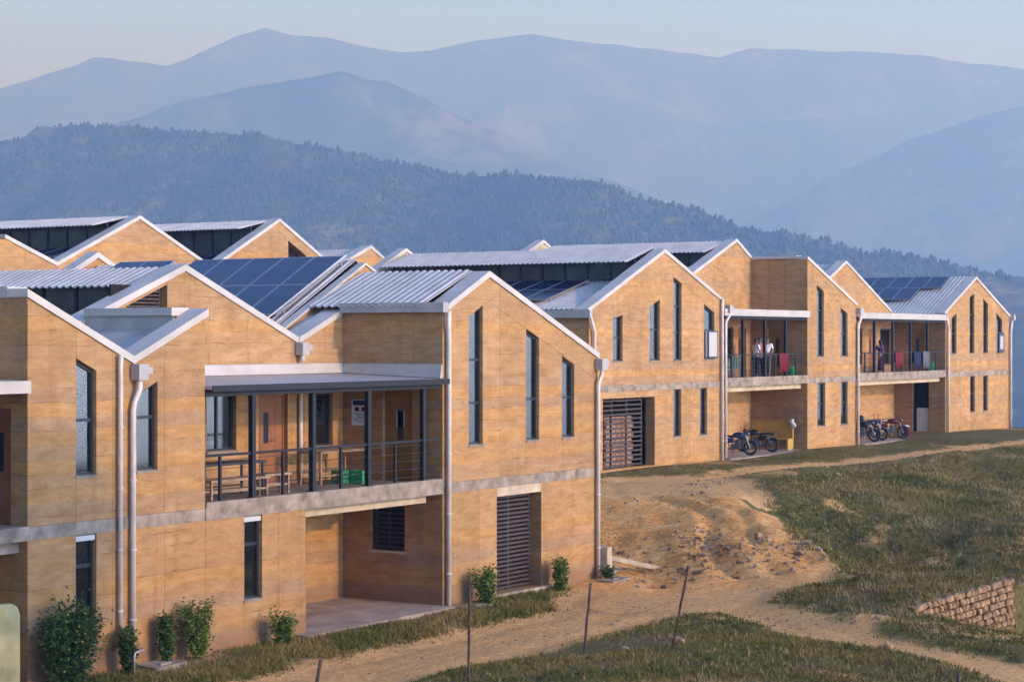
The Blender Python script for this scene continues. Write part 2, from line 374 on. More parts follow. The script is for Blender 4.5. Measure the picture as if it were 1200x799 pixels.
def ground_z(P, fine=True):
    P = np.asarray(P, float).reshape(-1, 2)
    z = tps(P, CP[:, :2])@_W[:_n]+_W[_n]+P@_W[_n+1:]
    z = np.clip(z, -4, 5)
    r = np.hypot(P[:, 0]-25, P[:, 1]-0)
    far = sstep(62, 110, r); z = z*(1-far)+far*(-6)
    z -= 130*sstep(70, 420, r)
    z -= 9*sstep(82.5, 92, P[:, 0])
    # the fill of the ramp ends in a crest, the ground behind it lies lower
    bx, by, tx, ty = 19.3, -6.3, .782, .623
    al = (P[:, 0]-bx)*tx+(P[:, 1]-by)*ty; ac = (P[:, 0]-bx)*ty-(P[:, 1]-by)*tx
    z -= .75*sstep(-.1, 1.5, ac)*sstep(9, 2.5, ac)*sstep(-1.5, 2, al)*sstep(15.5, 11, al)
    if fine:
        on = sstep(.4, -.6, ac)*sstep(-7.5, -5.0, ac)*sstep(-1, 2, al)*sstep(15.5, 12, al)
        z += on*(.20*fbm(al*.35, ac*1.3, 5, .6)-.16*np.exp(-((ac+2.2+.5*np.sin(al*.5))/.22)**2)-.14*np.exp(-((ac+1.2+.4*np.sin(al*.4+1))/.18)**2))
    # cut in front of the gabion
    q = (-10.12-.06*(P[:, 0]-14.2))-P[:, 1]
    z -= 1.55*sstep(13.4, 18.2, P[:, 0])*sstep(24, 20.6, P[:, 0])*sstep(-.26, .0, q)*sstep(7, 1.2, q)
    if fine:
        flat = 1.0
        for (x0, x1, y0, y1) in ((-12, 18, -.3, 14), (34, 80, 9.3, 24)):
            q = np.maximum(np.maximum(x0-P[:, 0], P[:, 0]-x1), np.maximum(y0-P[:, 1], P[:, 1]-y1)); flat = np.minimum(flat, sstep(-.1, 1.5, q))
        dd = pathdist(P)
        rough = .35+.65*sstep(-.5, 1.0, dd)
        z = z+flat*rough*((.16+.30*sstep(18, 26, P[:, 0])*sstep(3.5, 0, P[:, 1]))*fbm(P[:, 0]*.35, P[:, 1]*.35, 5)+.05*fbm(P[:, 0]*2.1, P[:, 1]*2.1, 4))
        # the tracks are worn a little below the turf, with wheel ruts
        z -= flat*.10*sstep(.35, -.35, dd)
        z -= flat*.05*np.exp(-((dd+.75)/.16)**2)
    return z
def gz(x, y): return float(ground_z([(x, y)])[0])
def axis_pts(lo, hi, c0, c1, fine, grow=1.16):
    mid = list(np.arange(c0, c1+1e-6, fine)); a = []; st = fine; x = c0
    while x > lo: st = min(st*grow, 60); x -= st; a.append(x)
    b_ = []; st = fine; x = c1
    while x < hi: st = min(st*grow, 60); x += st; b_.append(x)
    return np.array(a[::-1]+mid+b_)
gx = axis_pts(-240, 900, -6, 60, .21); gy = axis_pts(-240, 700, -17, 10, .21)
GX, GY = np.meshgrid(gx, gy, indexing='ij'); PP = np.c_[GX.ravel(), GY.ravel()]
ZZ = np.concatenate([ground_z(PP[i:i+20000]) for i in range(0, len(PP), 20000)])
DD = np.concatenate([pathdist(PP[i:i+20000]) for i in range(0, len(PP), 20000)])
DIRT = np.clip(.5-DD*.55, 0, 1)
# bare earth close to the walls, on the bank beside the ramp and in scattered patches
DIRT = np.maximum(DIRT, .75*sstep(1.2, .2, np.abs(PP[:, 1]+.1))*(PP[:, 0] < 19)*(PP[:, 0] > -8)*.7)
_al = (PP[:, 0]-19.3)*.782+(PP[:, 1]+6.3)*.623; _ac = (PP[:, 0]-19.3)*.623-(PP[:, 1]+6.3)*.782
SUNLIT_FILL = sstep(.5, -.3, _ac)*sstep(-8, -6, _ac)*sstep(-1.0, 2.0, _al)*sstep(15, 12, _al)
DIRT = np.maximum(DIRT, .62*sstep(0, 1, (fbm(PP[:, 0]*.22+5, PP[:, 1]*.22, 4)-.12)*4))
DIRT = np.where(SUNLIT_FILL > .02, np.maximum(DIRT, np.minimum(1, SUNLIT_FILL*1.4)), DIRT)+SUNLIT_FILL  # the added share selects the ramp soil painted brighter for the sun
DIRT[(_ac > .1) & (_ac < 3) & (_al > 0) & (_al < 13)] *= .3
nx, ny = len(gx), len(gy); idx = np.arange(nx*ny).reshape(nx, ny)
Q = np.stack([idx[:-1, :-1], idx[1:, :-1], idx[1:, 1:], idx[:-1, 1:]], -1).reshape(-1, 4)
def np_mesh(name, V, F, mat, smooth=True, attr=None):
    me = bpy.data.meshes.new(name); k = F.shape[1]
    me.vertices.add(len(V)); me.vertices.foreach_set('co', np.ascontiguousarray(V, np.float32).ravel())
    me.loops.add(F.size); me.loops.foreach_set('vertex_index', np.ascontiguousarray(F, np.int32).ravel())
    me.polygons.add(len(F)); me.polygons.foreach_set('loop_start', np.arange(0, F.size, k, dtype=np.int32))
    setmats(me, mat)
    if smooth: me.polygons.foreach_set('use_smooth', np.ones(len(F), bool))
    if attr is not None:
        at = me.attributes.new('dirt', 'FLOAT', 'POINT'); at.data.foreach_set('value', np.ascontiguousarray(attr, np.float32))
    me.update(calc_edges=True); return me
ontrack = (DD[Q].mean(1) < 0)
for nm, sel in (('ground', ~ontrack), ('dirt_track', ontrack)):
    F = Q[sel]; us, inv = np.unique(F, return_inverse=True)
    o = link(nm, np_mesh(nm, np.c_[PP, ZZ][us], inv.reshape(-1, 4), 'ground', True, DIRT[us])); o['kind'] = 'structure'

# ------------------------------------------------------------------ hills
def to_world(X, Z): return CAM[0]+X*VX[0]+Z*VZ[0], CAM[1]+X*VX[1]+Z*VZ[1]
def ridge(name, sky, Dfn, wf, wb, zb, amp, ns, mat, nu=420, nr=70, rough=.012, xr=(-700, 1900)):
    xs = np.linspace(xr[0], xr[1], nu); sx = np.array(sky, float)
    H = np.interp(xs, sx[:, 0], sx[:, 1]); D = Dfn(xs)
    Hm = 6.25+(397-H)/2400*D
    tt = np.r_[np.linspace(-1, 0, int(nr*.75)), np.linspace(0, 1, nr-int(nr*.75)+1)[1:]]
    V = np.zeros((nu, len(tt), 3))
    for j, t_ in enumerate(tt):
        r = D+t_*(wf if t_ < 0 else wb)*1.0
        X = (xs-600)/2400*D*(r/D)**.55
        wx, wy = to_world(X, r)
        g = (1+t_)**1.15 if t_ < 0 else 1-t_**1.3*.9
        z = zb+(Hm-zb)*g
        spur = fbm(wx/ns, wy/ns, 6, .55)
        warp = fbm(wx/ns*.6+3.1, wy/ns*.6, 3)
        gully = np.abs(fbm(wx/ns*1.5+warp, wy/ns*1.5-warp, 6, .55))          # sharp crests, carved gullies
        z = z-amp*(.15+1.5*np.minimum(gully, .6))*4*g*(1-g)*(1 if t_ < 0 else .4)+rough*(Hm-zb)*fbm(wx/ns*9, wy/ns*9, 4)*(1 if t_ > -.9 else .2)
        V[:, j] = np.c_[wx, wy, z]
    n2 = len(tt); ii = np.arange(nu*n2).reshape(nu, n2)
    F = np.stack([ii[:-1, :-1], ii[1:, :-1], ii[1:, 1:], ii[:-1, 1:]], -1).reshape(-1, 4)
    o = link(name, np_mesh(name, V.reshape(-1, 3), F, mat)); o['kind'] = 'structure'
    return V, tt
SK_FAR = [(-700, 160), (-300, 120), (0, 104), (50, 88), (110, 70), (160, 74), (195, 79), (240, 62), (280, 42), (310, 35), (345, 45), (400, 52), (470, 60), (510, 58), (560, 45), (620, 40), (680, 47), (740, 52), (800, 62), (842, 70), (880, 60), (940, 58), (1000, 62), (1080, 65), (1150, 75), (1200, 82), (1500, 60), (1900, 110)]
SK_MID = [(-700, 210), (0, 190), (120, 150), (220, 118), (300, 98), (400, 84), (460, 100), (520, 130), (600, 165), (680, 200), (760, 230), (860, 275), (1000, 330), (1300, 390), (1900, 420)]
SK_RGT = [(-700, 430), (500, 420), (800, 300), (900, 250), (980, 205), (1060, 165), (1120, 145), (1200, 125), (1400, 90), (1900, 70)]
SK_NEAR = [(-700, 200), (-200, 170), (0, 168), (50, 152), (90, 145), (130, 149), (220, 154), (300, 157), (350, 172), (420, 182), (480, 192), (540, 205), (640, 207), (700, 214), (760, 237), (850, 259), (870, 270), (920, 273), (1000, 292), (1100, 308), (1200, 326), (1400, 352), (1900, 390)]
ridge('mountain_range', SK_FAR, lambda x: 9000+0*x, 4200, 2500, -150, 1000, 2600, 'hill_far', 760, 150, .018)
ridge('mountain_slope', SK_RGT, lambda x: 6200+0*x, 2600, 1500, -150, 650, 1900, 'hill_far', 560, 120, .020)
ridge('mountain_spur', SK_MID, lambda x: 5200+0*x, 1900, 1500, -150, 420, 1400, 'hill_far', 560, 120, .020)
Dn = lambda x: 2700-750*np.clip(x/1200, -.5, 1.3)
VN, TN = ridge('forest_hill', SK_NEAR, Dn, 900, 600, -140, 30, 280, 'hill_near', 420, 110, .02)
# the wood on the near hill: one far mass of crowns
def forest():
    nu, nr_, _ = VN.shape; n = 46000
    a = rng.random(n)*(nu-2); tj = np.interp(rng.random(n)**.8, [0, .9, 1], [0.30, .76, .80])*(nr_-2)
    ai, ji = a.astype(int), tj.astype(int); fa, fj = (a-ai)[:, None], (tj-ji)[:, None]
    P = (VN[ai, ji]*(1-fa)+VN[ai+1, ji]*fa)*(1-fj)+(VN[ai, ji+1]*(1-fa)+VN[ai+1, ji+1]*fa)*fj
    dens = fbm(P[:, 0]/260, P[:, 1]/260, 4); px = -700+2600*a/(nu-1)
    keep = (dens*1.5+rng.random(n)*.5 > -.22+.5*sstep(1030, 1180, px)+.35*sstep(160, 0, px)) & (px > -120) & (px < 1330)
    P = P[keep]; n = len(P); h = rng.uniform(2.4, 8.0, n)*(.75+.5*rng.random(n)); wd = h*rng.uniform(.22, .42, n)
    ring = 5; ang = np.linspace(0, 2*np.pi, ring, endpoint=False)
    prof = [(0, .45), (.3, 1.0), (.72, .7), (1.0, .06)]
    V = np.zeros((n, len(prof), ring, 3))
    for k, (hz, rr) in enumerate(prof):
        R = wd[:, None]*rr*(.65+.7*rng.random((n, ring)))
        V[:, k, :, 0] = P[:, 0, None]+R*np.cos(ang); V[:, k, :, 1] = P[:, 1, None]+R*np.sin(ang)
        V[:, k, :, 2] = P[:, 2, None]-1+(hz*h)[:, None]
    b0 = np.arange(len(prof)*ring).reshape(len(prof), ring); b1 = np.roll(b0, -1, 1)
    f = np.stack([b0[:-1], b1[:-1], b1[1:], b0[1:]], -1).reshape(-1, 4)
    F = (f[None]+(np.arange(n)*len(prof)*ring)[:, None, None]).reshape(-1, 4)
    o = link('forest', np_mesh('forest', V.reshape(-1, 3), F, 'forest', True)); o['kind'] = 'stuff'
    tag(o, 'dark conifer wood covering the hill behind the roofs', 'forest')
forest()
vf = MB(); vf.box(-3000, 12000, -1500, 12000, -262, -150)
o = vf.build('valley_floor', 'hill_near'); o['kind'] = 'structure'
# air between the buildings and the far ranges
hz = MB(); hz.box(-4500, 15500, -1600, 15500, -264, 1850)
m, t, b = newmat('haze'); t.nodes.remove(b)
pv = N(t, 'ShaderNodeVolumePrincipled'); pv.inputs['Density'].default_value = 1/2700
pv.inputs['Color'].default_value = (.30, .53, 1.0, 1); pv.inputs['Absorption Color'].default_value = (1, 1, 1, 1)
pv.inputs['Anisotropy'].default_value = 0.0
t.links.new(pv.outputs[0], t.nodes['Material Output'].inputs['Volume'])
o = hz.build('haze', 'haze'); o['kind'] = 'stuff'; tag(o, 'pale blue morning haze filling the valley', 'haze')

# ------------------------------------------------------------------ building helpers
# a wall plane maps (along, depth into the wall, height) to the world
def front(D): return lambda a, dep, z: (a, D+dep, z)
def side(S): return lambda a, dep, z: (S+dep, a, z)
def prof(pts): return lambda a: float(np.interp(a, [p[0] for p in pts], [p[1] for p in pts]))
GAP = .0035
def wall(parent, fn, a0, a1, zb, top, openings=(), joints=(), thick=.4, topline=None, name='wall', mat='rammed_earth', kinks=()):
    """rammed-earth wall as separate panels with open joints. openings: (a0,a1,z0,zt at a0,zt at a1)"""
    if not callable(top): tv = top; top = lambda a: tv
    edges = [a0]+sorted(j for j in joints if a0+.05 < j < a1-.05)+[a1]
    holder = bpy.data.objects.new(name, None); COL.objects.link(holder); holder.parent = parent
    n = 0
    for pa, pb in zip(edges[:-1], edges[1:]):
        la, lb = pa+(GAP if pa > a0 else 0), pb-(GAP if pb < a1 else 0)
        cuts = sorted(set([la, lb]+[x for x in kinks if la < x < lb]+[x for o_ in openings for x in o_[:2] if la < x < lb]))
        low, high = MB(), MB()
        for c0, c1 in zip(cuts[:-1], cuts[1:]):
            segs = [(zb, zb, top(c0), top(c1))]
            for o_ in openings:
                if o_[0] < c1-1e-6 and o_[1] > c0+1e-6:
                    tt = lambda a: o_[3]+(o_[4]-o_[3])*(a-o_[0])/(o_[1]-o_[0])
                    nxt = []
                    for s_ in segs:
                        if o_[2] > s_[0]+1e-4: nxt.append((s_[0], s_[1], o_[2], o_[2]))
                        if tt(c0) < s_[2]-1e-3 or tt(c1) < s_[3]-1e-3: nxt.append((tt(c0), tt(c1), s_[2], s_[3]))
                    segs = nxt
            for s_ in segs:
                parts = [(s_, low)]
                if topline is not None:
                    l0, l1 = top(c0)-topline, top(c1)-topline
                    if s_[0] < l0-.01 and s_[1] < l1-.01: parts = [((s_[0], s_[1], min(l0-GAP, s_[2]), min(l1-GAP, s_[3])), low)]
                    else: parts = []
                    if s_[2] > l0+.01 or s_[3] > l1+.01: parts.append(((max(l0+GAP, s_[0]), max(l1+GAP, s_[1]), s_[2], s_[3]), high))
                for (b0, b1, t0, t1), mb in parts:
                    mb.hexa([fn(c0, 0, b0), fn(c1, 0, b1), fn(c1, thick, b1), fn(c0, thick, b0), fn(c0, 0, t0), fn(c1, 0, t1), fn(c1, thick, t1), fn(c0, thick, t0)])
        for mb in (low, high):
            if mb.v: mb.build('panel', mat, holder); n += 1
    return holder
def window(parent, fn, a0, a1, z0, t0, t1, bars=(), curtain=None, dep=.09, mull=(), name='window', lintel=False):
    tt = lambda a: t0+(t1-t0)*(a-a0)/(a1-a0)
    fw = .055; f = MB()
    def q(b0, b1, zb0, zb1, zt0, zt1, d0=dep, d1=dep+.09):
        f.hexa([fn(b0, d0, zb0), fn(b1, d0, zb1), fn(b1, d1, zb1), fn(b0, d1, zb0), fn(b0, d0, zt0), fn(b1, d0, zt1), fn(b1, d1, zt1), fn(b0, d1, zt0)])
    e = .004
    q(a0+e, a0+fw, z0+e, z0+e, tt(a0)-e, tt(a0+fw)-e); q(a1-fw, a1-e, z0+e, z0+e, tt(a1-fw)-e, tt(a1)-e)
    q(a0+fw, a1-fw, z0+e, z0+e, z0+fw, z0+fw); q(a0+fw, a1-fw, tt(a0+fw)-fw, tt(a1-fw)-fw, tt(a0+fw)-e, tt(a1-fw)-e)
    for zb in bars: q(a0+fw, a1-fw, zb-.03, zb-.03, zb+.03, zb+.03)
    for am in mull: q(am-.03, am+.03, z0+fw, z0+fw, tt(am-.03)-fw, tt(am+.03)-fw)
    wo = f.build(name, 'frame_dark', parent)
    zz = [z0+fw]+sorted(bars)+[None]; aa = [a0+fw]+list(mull)+[a1-fw]
    for i in range(len(zz)-1):
        for j in range(len(aa)-1):
            p = MB(); b0, b1 = aa[j], aa[j+1]
            c0 = zz[i+1] if zz[i+1] is not None else tt(b0)-fw; c1 = zz[i+1] if zz[i+1] is not None else tt(b1)-fw
            p.hexa([fn(b0, dep+.03, zz[i]), fn(b1, dep+.03, zz[i]), fn(b1, dep+.038, zz[i]), fn(b0, dep+.038, zz[i]), fn(b0, dep+.03, c0), fn(b1, dep+.03, c1), fn(b1, dep+.038, c1), fn(b0, dep+.038, c0)])
            p.build('pane', 'glass', wo)
    if curtain:
        for (mat, c0, c1, zt) in curtain:
            p = MB(); n = max(8, int((c1-c0)/.012)); row = []
            zlo = z0+.06; zhi = zt
            for k in range(n+1):
                a = c0+(c1-c0)*k/n; d_ = dep+.14+.018*math.sin(k*.62)+.008*math.sin(k*.23)
                row += [fn(a, d_, zlo), fn(a, d_, min(zhi, tt(a)-.02)), fn(a, d_+.012, zlo), fn(a, d_+.012, min(zhi, tt(a)-.02))]
            fs = []
            for k in range(n):
                i = k*4; fs += [(i, i+4, i+5, i+1), (i+2, i+3, i+7, i+6)]
            p.add(row, fs); p.build('curtain', mat, wo, True)
    if lintel:
        p = MB(); p.hexa([fn(a0+.01, dep-.08, t0-.11), fn(a1-.02, dep-.08, t0-.11), fn(a1-.02, dep-.005, t0-.11), fn(a0+.01, dep-.005, t0-.11), fn(a0+.01, dep-.08, t0-.01), fn(a1-.02, dep-.08, t0-.01), fn(a1-.02, dep-.005, t0-.01), fn(a0+.01, dep-.005, t0-.01)])
        p.build('blind_box', 'white_paint', wo)
    s = MB(); s.hexa([fn(a0-.03, -.03, z0-.05), fn(a1+.03, -.03, z0-.05), fn(a1+.03, dep, z0-.05), fn(a0-.03, dep, z0-.05), fn(a0-.03, -.03, z0-.004), fn(a1+.03, -.03, z0-.004), fn(a1+.03, dep, z0+.012), fn(a0-.03, dep, z0+.012)])
    s.build('sill', 'concrete', wo)
    return wo
def grille(parent, fn, a0, a1, z0, z1, n, dep=.30, posts=1, back=None, name='louvre_grille', mat='wood_slat', sw=.055):
    f = MB()
    for k in range(posts+2):
        a = a0+.03+(a1-a0-.06)*k/(posts+1)
        f.hexa([fn(a-.03, dep, z0), fn(a+.03, dep, z0), fn(a+.03, dep+.06, z0), fn(a-.03, dep+.06, z0), fn(a-.03, dep, z1), fn(a+.03, dep, z1), fn(a+.03, dep+.06, z1), fn(a-.03, dep+.06, z1)])
    g = f.build(name, mat, parent)
    c = (fn((a0+a1)/2, dep-.02, 0)); L = a1-a0-.02
    ex = Vector(fn(1, 0, 0))-Vector(fn(0, 0, 0)); ed = Vector(fn(0, 1, 0))-Vector(fn(0, 0, 0))
    s = MB(); h = [ex*(-L/2), ex*(L/2), ex*(L/2)+ed*.035+Vector((0, 0, .012)), ex*(-L/2)+ed*.035+Vector((0, 0, .012))]
    s.hexa([Vector((0, 0, -sw/2))+q for q in h]+[Vector((0, 0, sw/2))+q for q in h])
    me = s.data('slat', mat); bb = base(parent)
    for k in range(n):
        z = z0+(k+.5)*(z1-z0)/n
        link('slat', me, g, (c[0]-bb[0], c[1]-bb[1], z-bb[2]))
    if back:
        p = MB(); p.hexa([fn(a0, dep+back[1], z0), fn(a1, dep+back[1], z0), fn(a1, dep+back[1]+.05, z0), fn(a0, dep+back[1]+.05, z0), fn(a0, dep+back[1], z1), fn(a1, dep+back[1], z1), fn(a1, dep+back[1]+.05, z1), fn(a0, dep+back[1]+.05, z1)])
        p.build('screen_board', back[0], g)
    return g
def door(parent, fn, a0, a1, z0, z1, mat, dep=.12, split=None, light=True, notice=False):
    d = MB()
    def q(mb, b0, b1, c0, c1, d0, d1): mb.hexa([fn(b0, d0, c0), fn(b1, d0, c0), fn(b1, d1, c0), fn(b0, d1, c0), fn(b0, d0, c1), fn(b1, d0, c1), fn(b1, d1, c1), fn(b0, d1, c1)])
    q(d, a0+.004, a0+.06, z0, z1-.004, dep-.02, dep+.1); q(d, a1-.06, a1-.004, z0, z1-.004, dep-.02, dep+.1); q(d, a0+.06, a1-.06, z1-.07, z1-.004, dep-.02, dep+.1)
    do = d.build('door', mat, parent)
    sp = [a0+.065]+([split-.004, split+.004] if split else [])+[a1-.065]
    for i in range(0, len(sp), 2):
        p = MB(); q(p, sp[i], sp[i+1], z0+.01, z1-.075, dep, dep+.05); p.build('leaf', mat, do)
    if light:
        c = (sp[0]+sp[1])/2; p = MB(); q(p, c-.09, c+.09, z0+.95, z1-.45, dep-.006, dep-.002); p.build('viewing_pane', 'frame_dark', do)
    h = MB(); c = (split or (a1-.065))-.09; h.tube([fn(c, dep-.002, z0+1.0), fn(c, dep-.05, z0+1.0), fn(c-.11, dep-.05, z0+1.0)], .012, 6); h.build('handle', 'chrome', do)
    if notice:
        c = (a0+a1)/2; p = MB(); q(p, c-.11, c+.11, z0+1.25, z0+1.65, dep-.006, dep-.002); p.build('notice', 'white_cloth', do)
    return do
def cap(parent, fn, pts, over=.05, w=.46, h=.125, name='parapet_cap'):
    """folded metal cap along the sloping head of a wall"""
    c = MB()
    for (p, q) in zip(pts[:-1], pts[1:]):
        c.hexa([fn(p[0], -over, p[1]-.02), fn(q[0], -over, q[1]-.02), fn(q[0], w, q[1]-.02), fn(p[0], w, p[1]-.02), fn(p[0], -over, p[1]+h), fn(q[0], -over, q[1]+h), fn(q[0], w, q[1]+h), fn(p[0], w, p[1]+h)])
    return c.build(name, 'cap_metal', parent)
def roof_sheet(parent, lo, hi, d0, d1, pitch=.21, amp=.035, name='roof_sheet', mat='roof_sheet', flat=False):
    """corrugated sheet from the low edge (s,z) to the high edge, ribs running up the slope"""
    ys = []; y = d0; k = 0
    if flat: ys = [(d0, 0), (d1, 0)]
    else:
        while y < d1:
            for f_, a in ((0, 0), (.42, 0), (.55, 1), (.86, 1)):
                yy = y+pitch*f_
                if yy < d1: ys.append((yy, a*amp))
            y += pitch
        ys.append((d1, 0))
    v = []
    for (s_, z_) in (lo, hi):
        for (yy, a) in ys: v.append((s_, yy, z_+a))
    for (s_, z_) in (lo, hi):
        for (yy, a) in ys: v.append((s_, yy, z_+a-.02))
    n = len(ys); f = []
    for i in range(n-1):
        f += [(i, i+1, n+i+1, n+i), (2*n+i, 3*n+i, 3*n+i+1, 2*n+i+1), (i, 2*n+i, 2*n+i+1, i+1), (n+i, n+i+1, 3*n+i+1, 3*n+i)]
    f += [(0, n, 3*n, 2*n), (n-1, 3*n-1, 4*n-1, 2*n-1)]
    mb = MB(); mb.add(v, f); return mb.build(name, mat, parent)
_pv = {}
def solar(parent, lo, hi, rects, lift=.14, pw=1.0, ph=1.62, name='solar_array'):
    """rects: list of (d start, row start in metres up the slope, columns, rows)"""
    sl_ = Vector((hi[0]-lo[0], 0, hi[1]-lo[1])); L = sl_.length; u_ = sl_/L; nrm = Vector((-u_.z, 0, u_.x))
    if (pw, ph) not in _pv:
        mb = MB(); mb.box(0, ph-.02, 0, pw-.02, 0, .035, 0); mb.box(.035, ph-.055, .035, pw-.055, .034, .039, 1)
        _pv[(pw, ph)] = mb.data('solar_panel', ['pv_frame', 'pv_glass'])
    arr = MB(); bb = base(parent)
    for (dd, r0, nc, nr_) in rects:
        for rr in (r0+.3, r0+nr_*ph-.3):
            p = Vector((lo[0], 0, lo[1]))+u_*rr+nrm*(lift-.04); arr.box(p.x-.02, p.x+.02, dd, dd+nc*pw-.02, p.z-.02, p.z+.02)
            for k in range(nc+1): 
                a = p-nrm*(lift-.06); arr.bar((a.x, dd+k*pw*.98+.02, a.z), (p.x, dd+k*pw*.98+.02, p.z), .03, .03)
    ao = arr.build(name, 'galv', parent)
    ang = -math.atan2(u_.z, u_.x)
    for (dd, r0, nc, nr_) in rects:
        for i in range(nc):
            for j in range(nr_):
                p = Vector((lo[0], dd+i*pw, lo[1]))+u_*(r0+j*ph)+nrm*lift-bb
                link('solar_panel', _pv[(pw, ph)], ao, p, (0, ang, 0))
    return ao
def downpipe(parent, pts, r=.055, name='downpipe'):
    mb = MB(); mb.tube(pts, r, 10); o = mb.build(name, 'pipe_white', parent, True)
    zs = [p for p in pts]; b_ = MB()
    p, q = Vector(pts[-2]), Vector(pts[-1]); n = int((p-q).length/1.3)
    for k in range(1, n+1):
        c = p+(q-p)*(k/(n+.6)); b_.tube([c-Vector((0, 0, .02)), c+Vector((0, 0, .02))], r*1.25, 10)
    if n: b_.build('bracket', 'pipe_white', o)
    return o
def rain_head(parent, x, y, z, w=.26, h=.30):
    mb = MB(); mb.box(x-w/2, x+w/2, y-.24, y-.02, z-h/2, z+h/2); mb.box(x-w/2+.03, x+w/2+.16, y-.2, y-.06, z-h*.12, z+h*.3)
    return mb.build('rain_head', 'gutter_metal', parent)
def slab(parent, x0, x1, y0, y1, z0, z1, name, mat='concrete'):
    mb = MB(); mb.box(x0, x1, y0, y1, z0, z1); return mb.build(name, mat, parent)
def balustrade(parent, s0, s1, d, z, posts, thin, ztop, h=.92, cables=5):
    """thick posts carry the canopy, thin ones the rail"""
    for s_ in posts:
        mb = MB(); mb.box(s_-.055, s_+.055, d, d+.11, z, ztop); mb.box(s_-.09, s_+.09, d-.035, d+.145, z, z+.02); mb.build('post', 'steel_dark', parent)
    r = MB(); r.box(s0, s1, d+.03, d+.08, z+h-.03, z+h+.02); ro = r.build('handrail', 'steel_dark', parent)
    for s_ in thin:
        mb = MB(); mb.box(s_-.03, s_+.03, d+.03, d+.08, z, z+h-.03); mb.build('baluster', 'steel_dark', ro)
    for k in range(cables):
        zz = z+.1+(h-.2)*k/(cables-1)
        mb = MB(); mb.box(s0, s1, d+.05, d+.062, zz-.006, zz+.006); mb.build('cable', 'steel_dark', ro)

# ------------------------------------------------------------------ the near building
A = thing('rammed_earth_house', 'near rammed-earth house with solar panels, dark-posted balcony and dirt track along its front', 'building', (0, 0, 0))
F0 = front(0); R0 = front(2.9)
LLp = prof([(-2.71, 7.0), (0, 5.80)]); Lp = prof([(0, 5.80), (2.08, 6.70)])
Rp = prof([(10.45, 6.86), (12.4, 7.76), (17.67, 5.76)])
GLEFT = -9.0
# ground storey
wall(A, F0, -2.71, 0, -.35, 2.64, [(-1.5, -.97, .93, 2.639, 2.639)], [-1.5+.0, -.55])
wall(A, F0, 0.003, 5.3, -.35, 2.64, [(3.29, 3.86, .93, 2.639, 2.639)], [.9, 2.1, 4.4])
wall(A, F0, 10.45, 17.67, -.35, 2.64, [(12.78, 14.84, .06, 2.42, 2.42)], [12.0, 14.84, 16.4])
wall(A, side(10.45), .403, 2.9, -.1, 2.64, [(1.09, 2.09, 1.24, 2.30, 2.30)], [1.07, 2.11])
wall(A, R0, 4.9, 10.447, -.1, 2.64, [], [6.2, 7.6, 9.0])
wall(A, side(4.897), .403, 2.897, -.1, 2.64)
window(A, F0, -1.5, -.97, .93, 2.63, 2.63, [2.05], None, .1, lintel=True)
window(A, F0, 3.29, 3.86, .93, 2.63, 2.63, [2.05], None, .1, lintel=True)
grille(A, F0, 12.80, 14.82, .07, 2.40, 22, .33, 1)
slab(A, 12.5, 15.1, -.14, .33, -.3, .055, 'door_step', 'cream_concrete')
slab(A, 12.80, 14.83, -.004, .32, 2.425, 2.636, 'lintel', 'cream_concrete')
grille(A, side(10.45), 1.10, 2.08, 1.26, 2.28, 9, .1, 1, ('dark_room', .2), 'louvre_window', sw=.03)
slab(A, 10.42, 10.60, 1.04, 2.14, 1.18, 1.235, 'louvre_sill', 'cream_concrete')
slab(A, 4.9, 10.45, -.35, 2.897, -.35, .045, 'patio_slab', 'floor_concrete')
# floor band and slab
slab(A, -2.713, 0.0, -.012, .4, 2.643, 2.885, 'floor_band'); slab(A, .002, 2.08, -.012, .4, 2.643, 2.885, 'floor_band')
slab(A, 10.43, 17.673, -.012, .4, 2.643, 2.885, 'floor_band')
slab(A, 2.083, 10.427, -.03, 2.897, 2.643, 2.90, 'balcony_slab'); slab(A, 2.083, 10.427, -.045, .16, 2.902, 3.0, 'balcony_kerb')
slab(A, 5.32, 10.2, .30, .52, 2.44, 2.64, 'edge_beam', 'cream_concrete')
slab(A, -2.713, 17.65, 2.91, 12.9, 2.65, 2.88, 'floor_slab')
# upper storey, front blocks
wall(A, F0, -2.71, 0, 2.89, LLp, [(-1.5, -.97, 3.73, 5.90, 5.66)], [-1.49, -.55], topline=None)
window(A, F0, -1.5, -.97, 3.73, 5.89, 5.65, [4.75], None)
wall(A, F0, 0.003, 2.08, 2.89, Lp, [(.12, .70, 3.73, 5.18, 5.44)], [.9], topline=None)
window(A, F0, .12, .70, 3.73, 5.17, 5.43, [4.75], None)
wall(A, F0, 10.45, 17.67, 2.89, Rp, [(11.55, 12.16, 3.73, 6.77, 7.05), (14.13, 14.74, 3.73, 6.50, 6.27), (15.86, 16.47, 3.73, 5.82, 5.59)], [12.9, 14.13, 15.86], topline=.60, kinks=[12.4])
window(A, F0, 11.55, 12.16, 3.73, 6.76, 7.04, [4.72, 5.75], [('curtain_pale', 11.6, 12.4, 6.95)])
window(A, F0, 14.13, 14.74, 3.73, 6.49, 6.26, [4.75], [('curtain_pale', 14.18, 14.95, 6.3)])
window(A, F0, 15.86, 16.47, 3.73, 5.81, 5.58, [4.75], [('curtain_teal', 15.9, 16.7, 4.75)])
